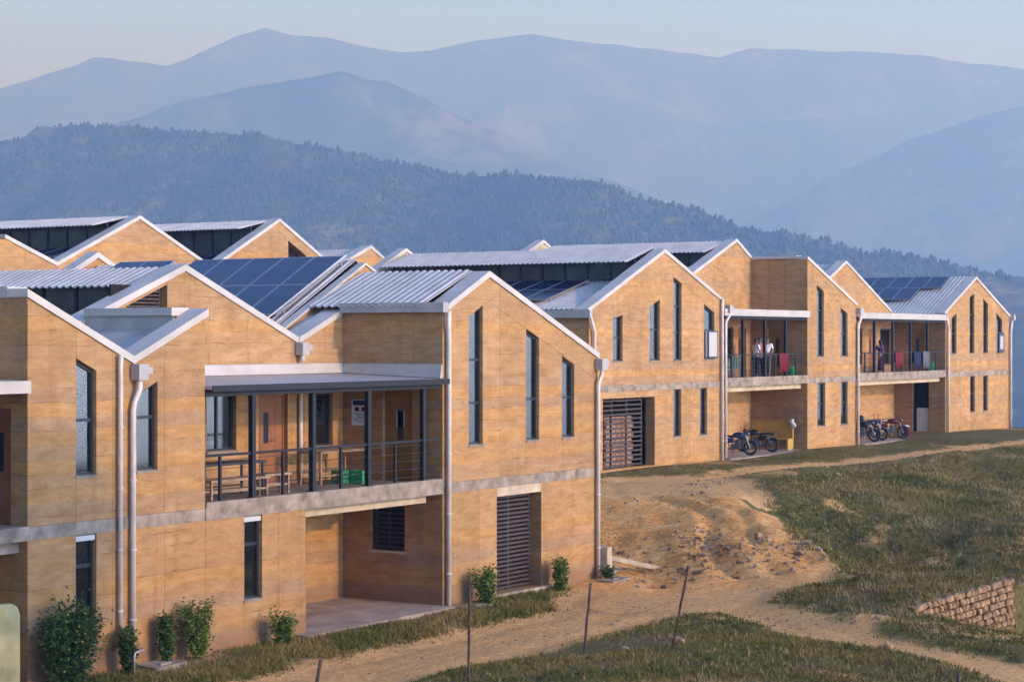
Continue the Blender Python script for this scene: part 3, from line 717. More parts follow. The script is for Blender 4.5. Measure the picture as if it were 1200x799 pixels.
# side walls of the balcony recess and of the next recess beyond the near corner
wall(A, side(10.45), .403, 2.9, 2.89, 6.86, [(.86, 1.72, 2.90, 5.02, 5.02)], [.84, 1.74], topline=None)
wall(A, side(1.70), .403, 2.897, 2.89, 6.705)
slab(A, 1.672, 1.696, .47, 2.9, 5.8, 6.705, 'parapet_lining', 'gutter_metal')
wall(A, side(-2.71), .403, 2.9, 2.89, 6.98, [(.42, 1.2, 2.9, 5.0, 5.0)], [1.3])
wall(A, side(-2.71), .403, 2.9, -.35, 2.64, [], [1.3])
door(A, side(-2.71), .42, 1.2, 2.9, 5.0, 'door_wood')
dr = door(A, side(10.45), .86, 1.72, 2.91, 5.01, 'door_ochre', notice=True)
# recessed back wall under the second gable pair
Bp = prof([(1.68, 6.55), (4.75, 7.74), (8.7, 6.16), (10.447, 6.86)])
tri = (2.94, 4.21, 6.90, 6.93, 7.42)
wall(A, R0, 2.083, 10.447, 2.89, Bp, [(5.49, 6.5, 3.76, 5.03, 5.03), (7.28, 8.33, 2.9, 5.03, 5.03), (9.1, 10.05, 3.72, 4.96, 4.96), tri], [4.75, 5.6, 6.9, 8.45, 8.97], kinks=[4.75, 8.7])
window(A, R0, 5.49, 6.5, 3.76, 5.02, 5.02, [], [('curtain_teal', 5.55, 6.15, 5.0), ('curtain_pale', 6.2, 6.62, 5.0)], .1, [5.95])
window(A, R0, 9.1, 10.05, 3.72, 4.95, 4.95, [], [('curtain_teal', 9.15, 9.75, 4.9), ('curtain_pale', 9.8, 10.2, 4.9)], .1, [9.52])
door(A, R0, 7.28, 8.33, 2.91, 5.02, 'door_wood', split=8.02)
tg = MB(); tg.box(4.16, 4.20, 3.1, 3.16, 6.91, 7.38); tgo = tg.build('gable_louvre', 'wood_slat', A)
for k in range(6):
    z = 6.94+k*.08; s0 = 2.96+(z-6.93)/.49*1.27
    mb = MB(); mb.box(min(s0, 4.05), 4.155, 3.08, 3.12, z-.02, z+.02); mb.build('slat', 'wood_slat', tgo)
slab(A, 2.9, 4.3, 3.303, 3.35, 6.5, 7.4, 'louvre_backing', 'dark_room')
wb = MB(); fnp = side(10.45)
# poster board on the shaded wall
po = MB(); po.box(10.42, 10.447, 2.10, 2.62, 4.18, 4.80); poo = po.build('notice_board', 'white_cloth', A)
for (y0, y1, z0, z1, mt) in ((2.14, 2.58, 4.66, 4.78, 'bike_blue'), (2.20, 2.32, 4.52, 4.62, 'red_cloth'), (2.40, 2.52, 4.52, 4.62, 'red_cloth')):
    mb = MB(); mb.box(10.414, 10.419, y0, y1, z0, z1); mb.build('printed_block', mt, poo)
for k in range(6):
    mb = MB(); mb.box(10.414, 10.419, 2.16, 2.56-.05*(k % 3), 4.46-k*.042, 4.475-k*.042); mb.build('printed_line', 'grey_cloth', poo)
# balcony canopy
cn = MB(); cn.hexa([(2.083, -.18, 5.24), (10.447, -.18, 5.24), (10.447, 2.897, 5.36), (2.083, 2.897, 5.36), (2.083, -.18, 5.31), (10.447, -.18, 5.31), (10.447, 2.897, 5.43), (2.083, 2.897, 5.43)])
co = cn.build('canopy', 'gutter_metal', A)
mb = MB(); mb.box(2.083, 10.447, -.205, -.183, 5.20, 5.325); mb.build('canopy_trim', 'steel_dark', co)
mb = MB(); mb.box(2.083, 10.40, -.02, .08, 5.10, 5.235); mb.build('beam', 'steel_dark', co)
mb = MB(); mb.hexa([(2.083, 2.80, 5.44), (10.38, 2.80, 5.44), (10.38, 2.895, 5.44), (2.083, 2.895, 5.44), (2.083, 2.855, 5.66), (10.38, 2.855, 5.66), (10.38, 2.895, 5.68), (2.083, 2.895, 5.68)]); mb.build('flashing', 'fascia_metal', co)
mb = MB(); mb.hexa([(10.34, .0, 5.33), (10.445, .0, 5.33), (10.445, 2.79, 5.44), (10.34, 2.79, 5.44), (10.405, .0, 5.64), (10.445, .0, 5.66), (10.445, 2.85, 5.67), (10.405, 2.85, 5.65)]); mb.build('flashing', 'fascia_metal', co)
balustrade(A, 2.09, 10.40, .02, 3.0, [3.63, 5.63, 7.62, 9.75], [2.62, 4.63, 6.63, 8.65], 5.235)
# recess to the left of the near corner
cn = MB(); cn.hexa([(GLEFT, -.1, 5.28), (-2.72, -.1, 5.28), (-2.72, 2.9, 5.4), (GLEFT, 2.9, 5.4), (GLEFT, -.1, 5.50), (-2.72, -.1, 5.50), (-2.72, 2.9, 5.56), (GLEFT, 2.9, 5.56)]); cn.build('canopy', 'fascia_metal', A)
slab(A, GLEFT, -2.717, -.03, 2.897, 2.643, 2.90, 'balcony_slab'); slab(A, GLEFT, -2.72, .2, .4, 2.42, 2.64, 'edge_beam')
wall(A, R0, GLEFT, -2.31, -.35, prof([(GLEFT, 6.0), (-4.4, 7.6), (-2.31, 6.9)]), [], [-6, -4.4], kinks=[-4.4])
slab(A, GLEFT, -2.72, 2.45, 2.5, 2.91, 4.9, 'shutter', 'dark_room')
# outer walls out of sight that close the rooms
wall(A, side(17.27), .403, 12.9, -.35, 5.76); wall(A, front(12.9), GLEFT, 17.67, -.35, 6.4); wall(A, side(GLEFT), 2.9, 12.9, -.35, 6.0)
# caps
cap(A, F0, [(-2.76, 7.022), (.0, 5.80)]); cap(A, F0, [(.003, 5.80), (2.14, 6.726)])
cap(A, F0, [(10.62, 6.939), (12.4, 7.76)]); cap(A, F0, [(12.403, 7.76), (17.69, 5.753)])
cap(A, R0, [(1.3, 6.403), (4.75, 7.74)], w=.5); cap(A, R0, [(4.753, 7.74), (8.69, 6.164)], w=.5); cap(A, R0, [(8.71, 6.164), (10.36, 6.83)], w=.5)
mb = MB(); mb.box(1.62, 2.135, .465, 2.84, 6.71, 6.87); mb.build('parapet_cap', 'cap_metal', A)
mb = MB(); mb.box(-2.77, -2.28, .45, 3.0, 6.985, 7.19); mb.build('parapet_cap', 'gutter_metal', A)
# eaves gutter of the right block
mb = MB(); mb.box(10.24, 10.448, -.16, 2.84, 6.87, 7.10); mb.build('gutter', 'gutter_metal', A)
# roofs of the front blocks
roof_sheet(A, (0.02, 5.72), (1.68, 6.45), .47, 2.9, flat=True, mat='gutter_metal'); roof_sheet(A, (-.02, 5.72), (-2.3, 6.75), .47, 2.9)
roof_sheet(A, (10.22, 7.02), (12.4, 7.90), .47, 3.75); roof_sheet(A, (17.6, 5.80), (12.4, 7.90), .47, 3.75)
roof_sheet(A, (8.75, 6.12), (10.6, 6.95), 3.41, 3.75)
# second gable: lower sheet, clerestory, raised ridge strip
roof_sheet(A, (.05, 5.75), (4.05, 6.72), 3.41, 9.5); roof_sheet(A, (3.7, 7.38), (4.8, 7.80), 3.42, 9.6); roof_sheet(A, (8.65, 6.10), (4.8, 7.80), 3.42, 12.8)
cl = MB(); cl.box(4.1, 4.16, 3.42, 9.5, 6.70, 6.80); cl.box(4.1, 4.16, 3.42, 9.5, 7.42, 7.50); clo = cl.build('clerestory', 'steel_dark', A)
for k in range(7): mb = MB(); mb.box(4.09, 4.17, 3.45+k, 3.53+k, 6.80, 7.42); mb.build('mullion', 'steel_dark', clo)
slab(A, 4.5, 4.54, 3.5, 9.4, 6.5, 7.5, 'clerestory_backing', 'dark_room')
for k in range(6): mb = MB(); mb.box(4.12, 4.13, 3.53+k, 4.45+k, 6.80, 7.42); mb.build('pane', 'glass_dark', clo)
# leftmost gable behind the front
roof_sheet(A, (-.05, 5.75), (-4.4, 7.60), 3.41, 12.8); roof_sheet(A, (GLEFT, 5.8), (-4.4, 7.60), 3.41, 12.8)
# third gable: the tall main roof carrying the solar panels
MF = front(3.78)
wall(A, MF, 8.3, 17.6, 5.4, prof([(8.3, 6.0), (12.5, 8.12), (17.6, 5.9)]), [], [12.5], kinks=[12.5], thick=.25)
cap(A, MF, [(8.6, 6.15), (12.5, 8.12)], w=.2, h=.04); cap(A, MF, [(12.503, 8.12), (17.5, 5.94)], w=.2, h=.04)
roof_sheet(A, (8.7, 6.22), (12.5, 8.24), 4.05, 12.9); roof_sheet(A, (17.55, 6.0), (12.5, 8.24), 4.05, 12.9)
solar(A, (8.7, 6.22), (12.5, 8.24), [(4.2, 1.0, 5, 2), (9.9, 2.6, 2, 1)], ph=1.6)
mb = MB(); mb.tube([(8.9, 4.25, 6.6), (9.4, 4.2, 6.85), (12.3, 4.2, 8.36)], .02, 6); mb.build('conduit', 'white_paint', A)
bk = front(12.9); wall(A, bk, 8.2, 17.6, 5.9, prof([(8.2, 6.3), (12.5, 8.5), (17.6, 6.0)]), [], [12.5], kinks=[12.5], thick=.3)
cap(A, bk, [(8.2, 6.3), (12.5, 8.5)], w=.36, h=.14); cap(A, bk, [(12.503, 8.5), (17.6, 6.0)], w=.36, h=.14)
# rainwater goods
rain_head(A, .06, 0, 5.62); downpipe(A, [(.06, -.13, 5.5), (.06, -.13, 5.30), (-.05, -.10, 5.05), (-.08, -.09, 4.9), (-.08, -.09, .15)], .055)
downpipe(A, [(-.42, -.11, 5.95), (-.42, -.09, 5.75), (-.42, -.08, .45)], .045)
rain_head(A, 8.72, 2.9, 6.02); downpipe(A, [(8.72, 2.77, 5.9), (8.72, 2.77, 5.72)], .06); downpipe(A, [(8.72, 2.83, 5.3), (8.72, 2.83, 2.95)], .05)
rain_head(A, 17.66, 0, 5.58, .3); downpipe(A, [(17.66, -.13, 5.45), (17.66, -.13, 5.3), (17.55, -.10, 5.1), (17.55, -.09, 4.95), (17.55, -.09, -.05)], .055)
downpipe(A, [(10.52, -.12, 6.9), (10.52, -.12, 6.6), (10.57, -.09, 6.35), (10.57, -.09, -.05)], .06)

# ------------------------------------------------------------------ the far building on the terrace
DB = 9.85; RB = 12.55; Z0 = 1.4
Bd = thing('rammed_earth_house', 'rammed-earth house on the upper terrace with motorcycles parked under its balconies', 'building', (34.15, DB, Z0))
FB = front(DB); RBk = front(RB)
p1 = prof([(34.15, 7.26), (39.82, 9.54), (44.7, 7.75)]); p2 = prof([(53, 9.70), (58.4, 7.76)]); p4 = prof([(69.8, 7.55), (74.25, 9.38), (79.6, 7.42)])
ZL, ZS, ZU = 4.32, 4.56, 4.565
def lowz(x): return Z0-.6
wall(Bd, FB, 34.15, 44.7, .8, ZL, [(35.13, 39.07, 1.5, 4.08, 4.08), (40.58, 41.21, 2.5, 4.318, 4.318), (42.79, 43.4, 2.48, 4.318, 4.318)], [39.07, 40.58, 42.0, 43.4])
wall(Bd, FB, 34.15, 44.7, ZU, p1, [(35.88, 36.6, 5.43, 7.00, 7.12), (38.67, 39.48, 5.43, 7.45, 7.74), (40.58, 41.25, 5.43, 8.62, 8.38), (43.16, 44.05, 5.45, 7.62, 7.28)], [35.88, 37.6, 38.67, 41.25, 43.16], topline=.6, kinks=[39.82])
for (a0, a1, z0, t0, t1, bars) in ((35.88, 36.6, 5.43, 6.99, 7.11, [6.3]), (38.67, 39.48, 5.43, 7.44, 7.73, [6.6]), (40.58, 41.25, 5.43, 8.61, 8.37, [6.5, 7.5]), (43.16, 44.05, 5.45, 7.61, 7.27, [6.6])):
    window(Bd, FB, a0, a1, z0, t0, t1, bars, [('curtain_pale', a0+.1, a0+.5, t0-.2)] if a0 > 43 else None, .10)
mb = MB(); mb.box(43.2, 44.02, DB-.16, DB-.12, 5.48, 6.58); op = mb.build('open_sash', 'frame_dark', Bd)
mb = MB(); mb.box(43.27, 43.95, DB-.166, DB-.162, 5.55, 6.51); mb.build('pane', 'curtain_pale', op)
for a0, a1, z0 in ((40.58, 41.21, 2.5), (42.79, 43.4, 2.48)): window(Bd, FB, a0, a1, z0, 4.31, 4.31, [], None, .1)
grille(Bd, FB, 35.15, 38.6, 1.5, 4.06, 15, .3, 2)
slab(Bd, 35.13, 39.07, DB+.01, DB+.35, 4.085, 4.316, 'lintel', 'cream_concrete')
slab(Bd, 34.15, 44.72, DB-.012, DB+.4, ZL+.003, ZS, 'floor_band'); slab(Bd, 53, 58.45, DB-.012, DB+.4, ZL+.003, ZS, 'floor_band'); slab(Bd, 69.78, 79.6, DB-.012, DB+.4, ZL+.003, ZS, 'floor_band')
wall(Bd, side(34.15), DB+.403, 22, .8, 7.2, [], [12, 14, 16, 18, 20])
# front block two
wall(Bd, FB, 53, 58.4, .8, ZL, [(54.05, 54.9, 2.42, 4.318, 4.318), (56.62, 57.4, 2.4, 4.318, 4.318)], [54.9, 56.62])
wall(Bd, FB, 53, 58.4, ZU, p2, [(53.99, 54.75, 5.48, 8.62, 8.34), (56.62, 57.4, 5.47, 7.66, 7.38)], [54.75, 56.62], topline=.62)
for a0, a1, z0, t0, t1, bars in ((54.05, 54.9, 2.42, 4.31, 4.31, [3.4]), (56.62, 57.4, 2.4, 4.31, 4.31, [3.4]), (53.99, 54.75, 5.48, 8.61, 8.33, [6.5, 7.5]), (56.62, 57.4, 5.47, 7.65, 7.37, [6.5])): window(Bd, FB, a0, a1, z0, t0, t1, bars, None, .10)
# front block three
wall(Bd, FB, 69.8, 79.6, .8, ZL, [(73.42, 74.12, 2.45, 4.318, 4.318), (75.4, 76.1, 2.45, 4.318, 4.318)], [72, 73.42, 76.1, 78])
wall(Bd, FB, 69.8, 79.6, ZU, p4, [(70.7, 71.4, 5.5, 7.28, 7.55), (73.33, 74.05, 5.5, 8.38, 8.62), (75.4, 76.15, 5.5, 8.34, 8.08), (77.45, 78.4, 5.5, 7.62, 7.24)], [71.4, 73.33, 76.15, 77.45], topline=.6, kinks=[74.25])
for a0, a1, z0, t0, t1, bars in ((70.7, 71.4, 5.5, 7.27, 7.54, [6.5]), (73.33, 74.05, 5.5, 8.37, 8.61, [6.5, 7.5]), (75.4, 76.15, 5.5, 8.33, 8.07, [6.5]), (77.45, 78.4, 5.5, 7.61, 7.23, [6.6]), (73.42, 74.12, 2.45, 4.31, 4.31, [3.4]), (75.4, 76.1, 2.45, 4.31, 4.31, [3.4])): window(Bd, FB, a0, a1, z0, t0, t1, bars, None, .10)
mb = MB(); mb.box(77.5, 78.35, DB-.14, DB-.10, 5.53, 6.58); op = mb.build('open_sash', 'frame_dark', Bd)
mb = MB(); mb.box(77.68, 78.17, DB-.146, DB-.142, 5.7, 6.4); mb.build('pane', 'curtain_pale', op)
wall(Bd, side(79.2), DB+.403, 22, .8, 7.4)
# recess one: side wall rises to a level parapet, back wall carries the gable
wall(Bd, side(53), DB+.403, RB, .8, ZL, [], [11.2]); wall(Bd, side(53), DB+.403, RB, ZU, 9.72, [(10.9, 11.75, ZU+.01, 6.72, 6.72)], [10.88, 11.77])
door(Bd, side(53), 10.9, 11.75, ZU+.02, 6.71, 'door_ochre')
pb = prof([(44.7, 7.9), (45.2, 8.1), (51.5, 10.48), (53, 9.76)])
wall(Bd, RBk, 44.7, 52.997, .8, ZL, [], [47, 49.3, 51]); wall(Bd, RBk, 44.7, 52.997, ZU, pb, [(50.05, 51.25, 4.95, 6.75, 6.75), (51.7, 52.5, ZU+.01, 6.72, 6.72)], [47, 49.3, 51.5], kinks=[45.2, 51.5])
window(Bd, RBk, 50.05, 51.25, 4.95, 6.74, 6.74, [], None, .1, [50.65]); door(Bd, RBk, 51.7, 52.5, ZU+.02, 6.71, 'door_wood')
wall(Bd, side(44.3), DB+.403, RB, .8, 7.7)
# recess two
wall(Bd, side(69.8), DB+.403, RB, .8, ZL, [(10.72, 11.62, 1.55, 4.1, 4.1)], [10.7, 11.64]); wall(Bd, side(69.8), DB+.403, RB, ZU, 7.5, [(10.95, 11.8, ZU+.01, 6.72, 6.72)], [10.9, 11.85])
door(Bd, side(69.8), 10.95, 11.8, ZU+.02, 6.71, 'door_ochre')
slab(Bd, 70.1, 70.15, 10.72, 11.62, 1.55, 4.1, 'dark_doorway', 'dark_room'); slab(Bd, 69.9, 69.95, 10.76, 11.4, 1.56, 2.75, 'door_board', 'white_paint')
pc = prof([(58.4, 7.8), (63.5, 9.92), (69.2, 7.62), (69.797, 7.6)])
wall(Bd, RBk, 58.45, 69.797, .8, ZL, [], [61, 64, 66.5]); wall(Bd, RBk, 58.45, 69.797, ZU, pc, [(63.9, 65.6, 4.95, 6.75, 6.75), (66.4, 67.3, ZU+.01, 6.72, 6.72), (67.9, 69.3, 4.95, 6.75, 6.75)], [61, 63.5, 66, 68], kinks=[63.5, 69.2])
window(Bd, RBk, 63.9, 65.6, 4.95, 6.74, 6.74, [], None, .1, [64.75]); window(Bd, RBk, 67.9, 69.3, 4.95, 6.74, 6.74, [], None, .1, [68.6]); door(Bd, RBk, 66.4, 67.3, ZU+.02, 6.71, 'door_wood')
wall(Bd, side(58.0), DB+.403, RB, .8, 7.8)
for (x0, x1) in ((44.72, 52.98), (58.46, 69.77)):
    slab(Bd, x0, x1, DB-.03, RB-.003, ZL+.003, ZS+.02, 'balcony_slab'); slab(Bd, x0, x1, DB-.045, DB+.16, ZS+.022, ZS+.12, 'balcony_kerb')
    slab(Bd, x0, x1, DB+.3, DB+.52, ZL-.22, ZL, 'edge_beam', 'cream_concrete'); slab(Bd, x0, x1, DB-.4, RB-.003, .8, 1.46, 'patio_slab', 'floor_concrete')
    c_ = MB(); c_.box(x0, x1, DB-.1, RB-.003, 7.22, 7.30); co = c_.build('canopy', 'gutter_metal', Bd)
    mb = MB(); mb.box(x0, x1, DB-.14, DB-.103, 7.18, 7.46); mb.build('fascia', 'fascia_metal', co)
    mb = MB(); mb.box(x0, x1, DB+.02, DB+.12, 7.06, 7.215); mb.build('beam', 'steel_dark', co)
    n = 3 if x1 < 60 else 4
    ps = [x0+(x1-x0)*(k+1)/(n+1) for k in range(n)]
    balustrade(Bd, x0+.02, x1-.02, DB+.03, ZS+.12, ps, [x0+(x1-x0)*(k+.5)/(n+1) for k in range(n+1)], 7.06)
slab(Bd, 34.2, 79.2, 12.97, 21.9, 4.3, 4.5, 'floor_slab'); wall(Bd, front(22.0), 34.15, 79.6, .8, 7.2)
# caps
cap(Bd, FB, [(34.0, 7.2), (39.82, 9.54)]); cap(Bd, FB, [(39.823, 9.54), (44.75, 7.73)]); cap(Bd, FB, [(52.95, 9.718), (58.42, 7.755)])
cap(Bd, FB, [(69.6, 7.47), (74.25, 9.38)]); cap(Bd, FB, [(74.253, 9.38), (79.66, 7.40)])
cap(Bd, RBk, [(44.8, 7.94), (51.5, 10.48)]); cap(Bd, RBk, [(51.503, 10.48), (52.95, 9.785)]); cap(Bd, RBk, [(58.4, 7.8), (63.5, 9.92)]); cap(Bd, RBk, [(63.503, 9.92), (69.3, 7.58)])
mb = MB(); mb.box(52.93, 53.45, DB+.465, RB-.055, 9.735, 9.875); mb.build('parapet_cap', 'cap_metal', Bd)
mb = MB(); mb.box(33.95, 34.14, DB-.15, 20, 7.0, 7.28); mb.build('gutter', 'gutter_metal', Bd)
mb = MB(); mb.box(69.55, 69.78, DB-.16, RB-.05, 7.30, 7.52); mb.build('gutter', 'gutter_metal', Bd)
# roofs
roof_sheet(Bd, (33.98, 7.30), (38.4, 8.42), DB+.47, 21.8); roof_sheet(Bd, (37.75, 9.12), (39.85, 9.72), DB+.47, 21.6); roof_sheet(Bd, (44.65, 7.70), (39.85, 9.72), DB+.47, 21.8)
solar(Bd, (33.98, 7.30), (38.4, 8.42), [(DB+2.2, .9, 9, 2)])
cl = MB(); cl.box(38.4, 38.46, DB+.47, 21.6, 8.40, 8.50); cl.box(38.4, 38.46, DB+.47, 21.6, 9.2, 9.28); clo = cl.build('clerestory', 'steel_dark', Bd)
for k in range(12): mb = MB(); mb.box(38.39, 38.47, DB+.5+k, DB+.58+k, 8.5, 9.2); mb.build('mullion', 'steel_dark', clo)
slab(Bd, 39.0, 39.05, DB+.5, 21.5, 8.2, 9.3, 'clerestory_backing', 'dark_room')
for k in range(11): mb = MB(); mb.box(38.42, 38.43, DB+.58+k, DB+1.5+k, 8.5, 9.2); mb.build('pane', 'glass_dark', clo)
wall(Bd, front(21.9), 33.9, 44.7, 6.5, prof([(33.9, 7.2), (39.85, 9.85), (44.7, 7.8)]), [], [39.85], kinks=[39.85], thick=.3, mat='cream_concrete'); cap(Bd, front(21.9), [(33.9, 7.2), (39.85, 9.86), (44.7, 7.8)], w=.36, h=.12)
roof_sheet(Bd, (44.75, 7.70), (49.9, 9.35), 12.97, 21.8); roof_sheet(Bd, (49.3, 9.95), (51.5, 10.50), 12.97, 21.8); roof_sheet(Bd, (58.3, 7.72), (51.5, 10.50), 12.97, 21.8); roof_sheet(Bd, (58.3, 7.72), (53.4, 9.62), DB+.47, 12.97)
cl = MB(); cl.box(49.9, 49.96, 12.97, 21.6, 9.33, 9.42); cl.box(49.9, 49.96, 12.97, 21.6, 10.0, 10.1); clo = cl.build('clerestory', 'steel_dark', Bd)
for k in range(9): mb = MB(); mb.box(49.89, 49.97, 13+k, 13.08+k, 9.42, 10.0); mb.build('mullion', 'steel_dark', clo)
slab(Bd, 50.5, 50.55, 13, 21.5, 9.2, 10.1, 'clerestory_backing', 'dark_room')
for k in range(8): mb = MB(); mb.box(49.92, 49.93, 13.08+k, 14+k, 9.42, 10.0); mb.build('pane', 'glass_dark', clo)
wall(Bd, front(22.4), 45, 58, 6.5, prof([(45, 8.1), (51.5, 10.68), (58, 7.9)]), [], [51.5], kinks=[51.5], thick=.3, mat='cream_concrete'); cap(Bd, front(22.4), [(45, 8.1), (51.5, 10.69), (58, 7.9)], w=.36, h=.12)
roof_sheet(Bd, (58.45, 7.72), (63.5, 9.85), 12.97, 21.8); roof_sheet(Bd, (69.2, 7.5), (63.5, 9.85), 12.97, 21.8)
roof_sheet(Bd, (69.5, 7.50), (74.25, 9.50), DB+.47, 21.8); roof_sheet(Bd, (79.55, 7.4), (74.25, 9.50), DB+.47, 21.8)
solar(Bd, (69.5, 7.50), (74.25, 9.50), [(DB+2.3, 1.6, 4, 1), (DB+1.2, 3.2, 6, 1)], ph=1.6)
# rainwater
downpipe(Bd, [(34.1, DB-.1, 7.0), (34.1, DB-.14, 6.9), (34.35, DB-.12, 6.5), (34.35, DB-.1, 1.35)], .055)
downpipe(Bd, [(44.55, DB-.12, 7.85), (44.55, DB-.1, 7.6), (44.55, DB-.1, 1.35)], .06)
rain_head(Bd, 45.1, DB, 7.45, .3); downpipe(Bd, [(45.3, DB-.13, 7.35), (45.15, DB-.13, 7.2), (44.85, DB-.12, 6.95), (44.82, DB-.12, 6.8), (44.82, DB-.12, 1.5)], .06)
rain_head(Bd, 58.5, DB, 7.5, .35); downpipe(Bd, [(58.6, DB-.13, 7.35), (58.6, DB-.13, 7.15), (58.35, DB-.12, 6.9), (58.35, DB-.11, 6.7), (58.35, DB-.11, 1.35)], .065)
downpipe(Bd, [(69.75, DB-.13, 7.3), (69.75, DB-.13, 7.05), (69.95, DB-.12, 6.8), (69.95, DB-.11, 6.6), (69.95, DB-.11, 1.3)], .065)
rain_head(Bd, 79.75, DB, 7.4, .3); downpipe(Bd, [(79.7, DB-.13, 7.25), (79.55, DB-.12, 6.9), (79.5, DB-.11, 6.6), (79.5, DB-.11, 1.3)], .065)
# bricks stacked behind the ground-floor grille
for j in range(9):
    for k in range(5):
        mb = MB(); a = 36.2+k*.42+(j % 2)*.12; mb.box(a, a+.38, DB+.55, DB+.85, 1.5+j*.21, 1.69+j*.21)
        ob = mb.build('stacked_block', 'brick_red'); tag(ob, 'fired clay block in the pile behind the ground-floor grille', 'block', 'blocks piled behind the grille')

# ------------------------------------------------------------------ the house behind, only its gables show
Cd = thing('rammed_earth_house', 'rammed-earth house behind, of which only gables and roof strips show above the solar panels', 'building', (20, 26, 1.5))
DC = 26.0; FC = front(DC)
pcx = [(21.6, 9.75), (24.1, 8.87), (28.4, 10.75), (32.5, 8.98), (36.7, 11.05), (40.4, 9.2), (43.0, 10.2), (44.6, 9.4)]
wall(Cd, FC, 21.6, 44.6, 1.5, prof(pcx), [(37.3, 38.5, 9.4, 10.3, 9.7)], [24.1, 26.2, 28.4, 30.5, 32.5, 34.6, 36.7, 40.4], kinks=[p[0] for p in pcx])
for a, b_ in zip(pcx[:-1], pcx[1:]): cap(Cd, FC, [(a[0]+.004, a[1]), (b_[0]-.004, b_[1])])
wall(Cd, side(21.2), DC, 38, 1.5, 9.7); wall(Cd, front(38), 21.2, 44.6, 1.5, 9.3); wall(Cd, side(44.2), DC+.403, 38, 1.5, 9.0)
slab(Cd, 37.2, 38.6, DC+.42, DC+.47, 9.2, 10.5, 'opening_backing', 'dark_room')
for (v0, r, v1, zr) in ((24.1, 28.4, 32.5, 10.85), (32.5, 36.7, 40.4, 11.1)):
    roof_sheet(Cd, (v0, 8.85), (r-1.2, 9.65), DC+.45, 37.8); roof_sheet(Cd, (r-2.0, zr-.42), (r, zr), DC+.45, 37.6); roof_sheet(Cd, (v1, 8.9), (r, zr), DC+.45, 37.8)
    solar(Cd, (v0, 8.85), (r-1.2, 9.65), [(DC+1, .9, 8, 1)])
    cl = MB(); cl.box(r-1.2, r-1.14, DC+.45, 37.6, 9.6, 9.7); clo = cl.build('clerestory', 'steel_dark', Cd)
    slab(Cd, r-.7, r-.65, DC+.5, 37.5, 9.5, zr-.35, 'clerestory_backing', 'dark_room')
    for k in range(11): mb = MB(); mb.box(r-1.21, r-1.13, DC+.5+k, DC+.58+k, 9.7, zr-.3); mb.build('mullion', 'steel_dark', clo)
    for k in range(10): mb = MB(); mb.box(r-1.18, r-1.17, DC+.58+k, DC+1.5+k, 9.7, zr-.3); mb.build('pane', 'glass_dark', clo)
roof_sheet(Cd, (24.1, 8.85), (21.2, 9.9), DC+.45, 37.8)
roof_sheet(Cd, (40.4, 9.1), (43.0, 10.15), DC+.45, 37.8); roof_sheet(Cd, (44.6, 9.3), (43.0, 10.15), DC+.45, 37.8)

# ------------------------------------------------------------------ vegetation
def bush(label, x, y, h, r, leaves, seed, mat='leaf', upright=True, name='shrub', lw=.042):
    rs = np.random.default_rng(seed); z0 = gz(x, y)-.03
    t_ = thing(name, label, 'shrub', (x, y, z0), 0)
    st = MB(); tips = []
    for k in range(7 if upright else 9):
        a = rs.uniform(0, 2*math.pi); rr = r*rs.uniform(.2, .75); hh = h*rs.uniform(.6, 1.0)
        p = [(x, y, z0), (x+rr*.45*math.cos(a), y+rr*.45*math.sin(a), z0+hh*.5), (x+rr*math.cos(a), y+rr*math.sin(a), z0+hh)]
        st.tube(p, [.014, .01, .004], 5); tips.append(p)
    st.build('stem', 'bark', t_)
    lf = MB()
    for i in range(leaves):
        p = tips[rs.integers(len(tips))]; f = rs.uniform(.12, 1.0)
        q = Vector(p[0]).lerp(Vector(p[1]), f*2) if f < .5 else Vector(p[1]).lerp(Vector(p[2]), f*2-1)
        sp = r*(.42 if f > .3 else .25)
        q = q+Vector(rs.normal(0, 1, 3))*sp*.55; q.z = max(q.z, z0+.03)
        d = Vector(rs.normal(0, 1, 3)); d.z = abs(d.z)*.5; d.normalize(); s_ = d.cross(Vector(rs.normal(0, 1, 3))).normalized()
        L = lw*rs.uniform(1.4, 2.6); W = lw*rs.uniform(.35, .6)
        up = d.cross(s_)*W*.35
        lf.add([q, q+d*L*.5+s_*W-up, q+d*L, q+d*L*.5-s_*W-up], [(0, 1, 2), (0, 2, 3)])
    fo = link('foliage', mesh_data('foliage', [Vector(v)-Vector((x, y, z0)) for v in lf.v], lf.f, mat), t_)
    return t_
bush('large dense dark green shrub with small yellow flowers at the corner of the near house', -2.2, -.58, 1.55, .66, 8000, 1, 'leaf_dark')
bush('thin climbing shrub growing around the foot of the white downpipes', -.5, -.38, .95, .26, 1700, 2, 'leaf_dark')
bush('narrow upright shrub between downpipes and loose bushy shrub', .62, -.30, 1.05, .24, 1900, 3, 'leaf_dark')
bush('loose bushy shrub with pale green tips against the blank lower wall', 1.45, -.38, 1.1, .38, 2400, 4, 'leaf')
bush('small shrub at the wall corner next to the open patio', 3.95, -.45, .7, .32, 1200, 5, 'leaf')
bush('shrub standing left of the wooden slat grille', 11.5, -.5, .92, .38, 2300, 6, 'leaf')
bush('compact round-topped shrub right of the wooden slat grille', 15.1, -.42, .82, .28, 2000, 7, 'leaf')
bush('low weed clump at the base of the corner downpipe by the steps', 17.5, -.45, .38, .22, 500, 8, 'leaf_dark')
# yellow flowers of the large shrub
sh = [o for o in bpy.data.objects if o.name.startswith('shrub') and 'yellow flowers' in o['label']][0]
for k in range(26):
    a = random.uniform(0, 6.28); rr = random.uniform(.2, .62); c = Vector((rr*math.cos(a), -abs(rr*math.sin(a))-.05, random.uniform(.25, 1.4)))
    mb = MB(); mb.ball(c, .02, 6, 4); link('flower', mb.data('flower', 'yellow_board'), sh)
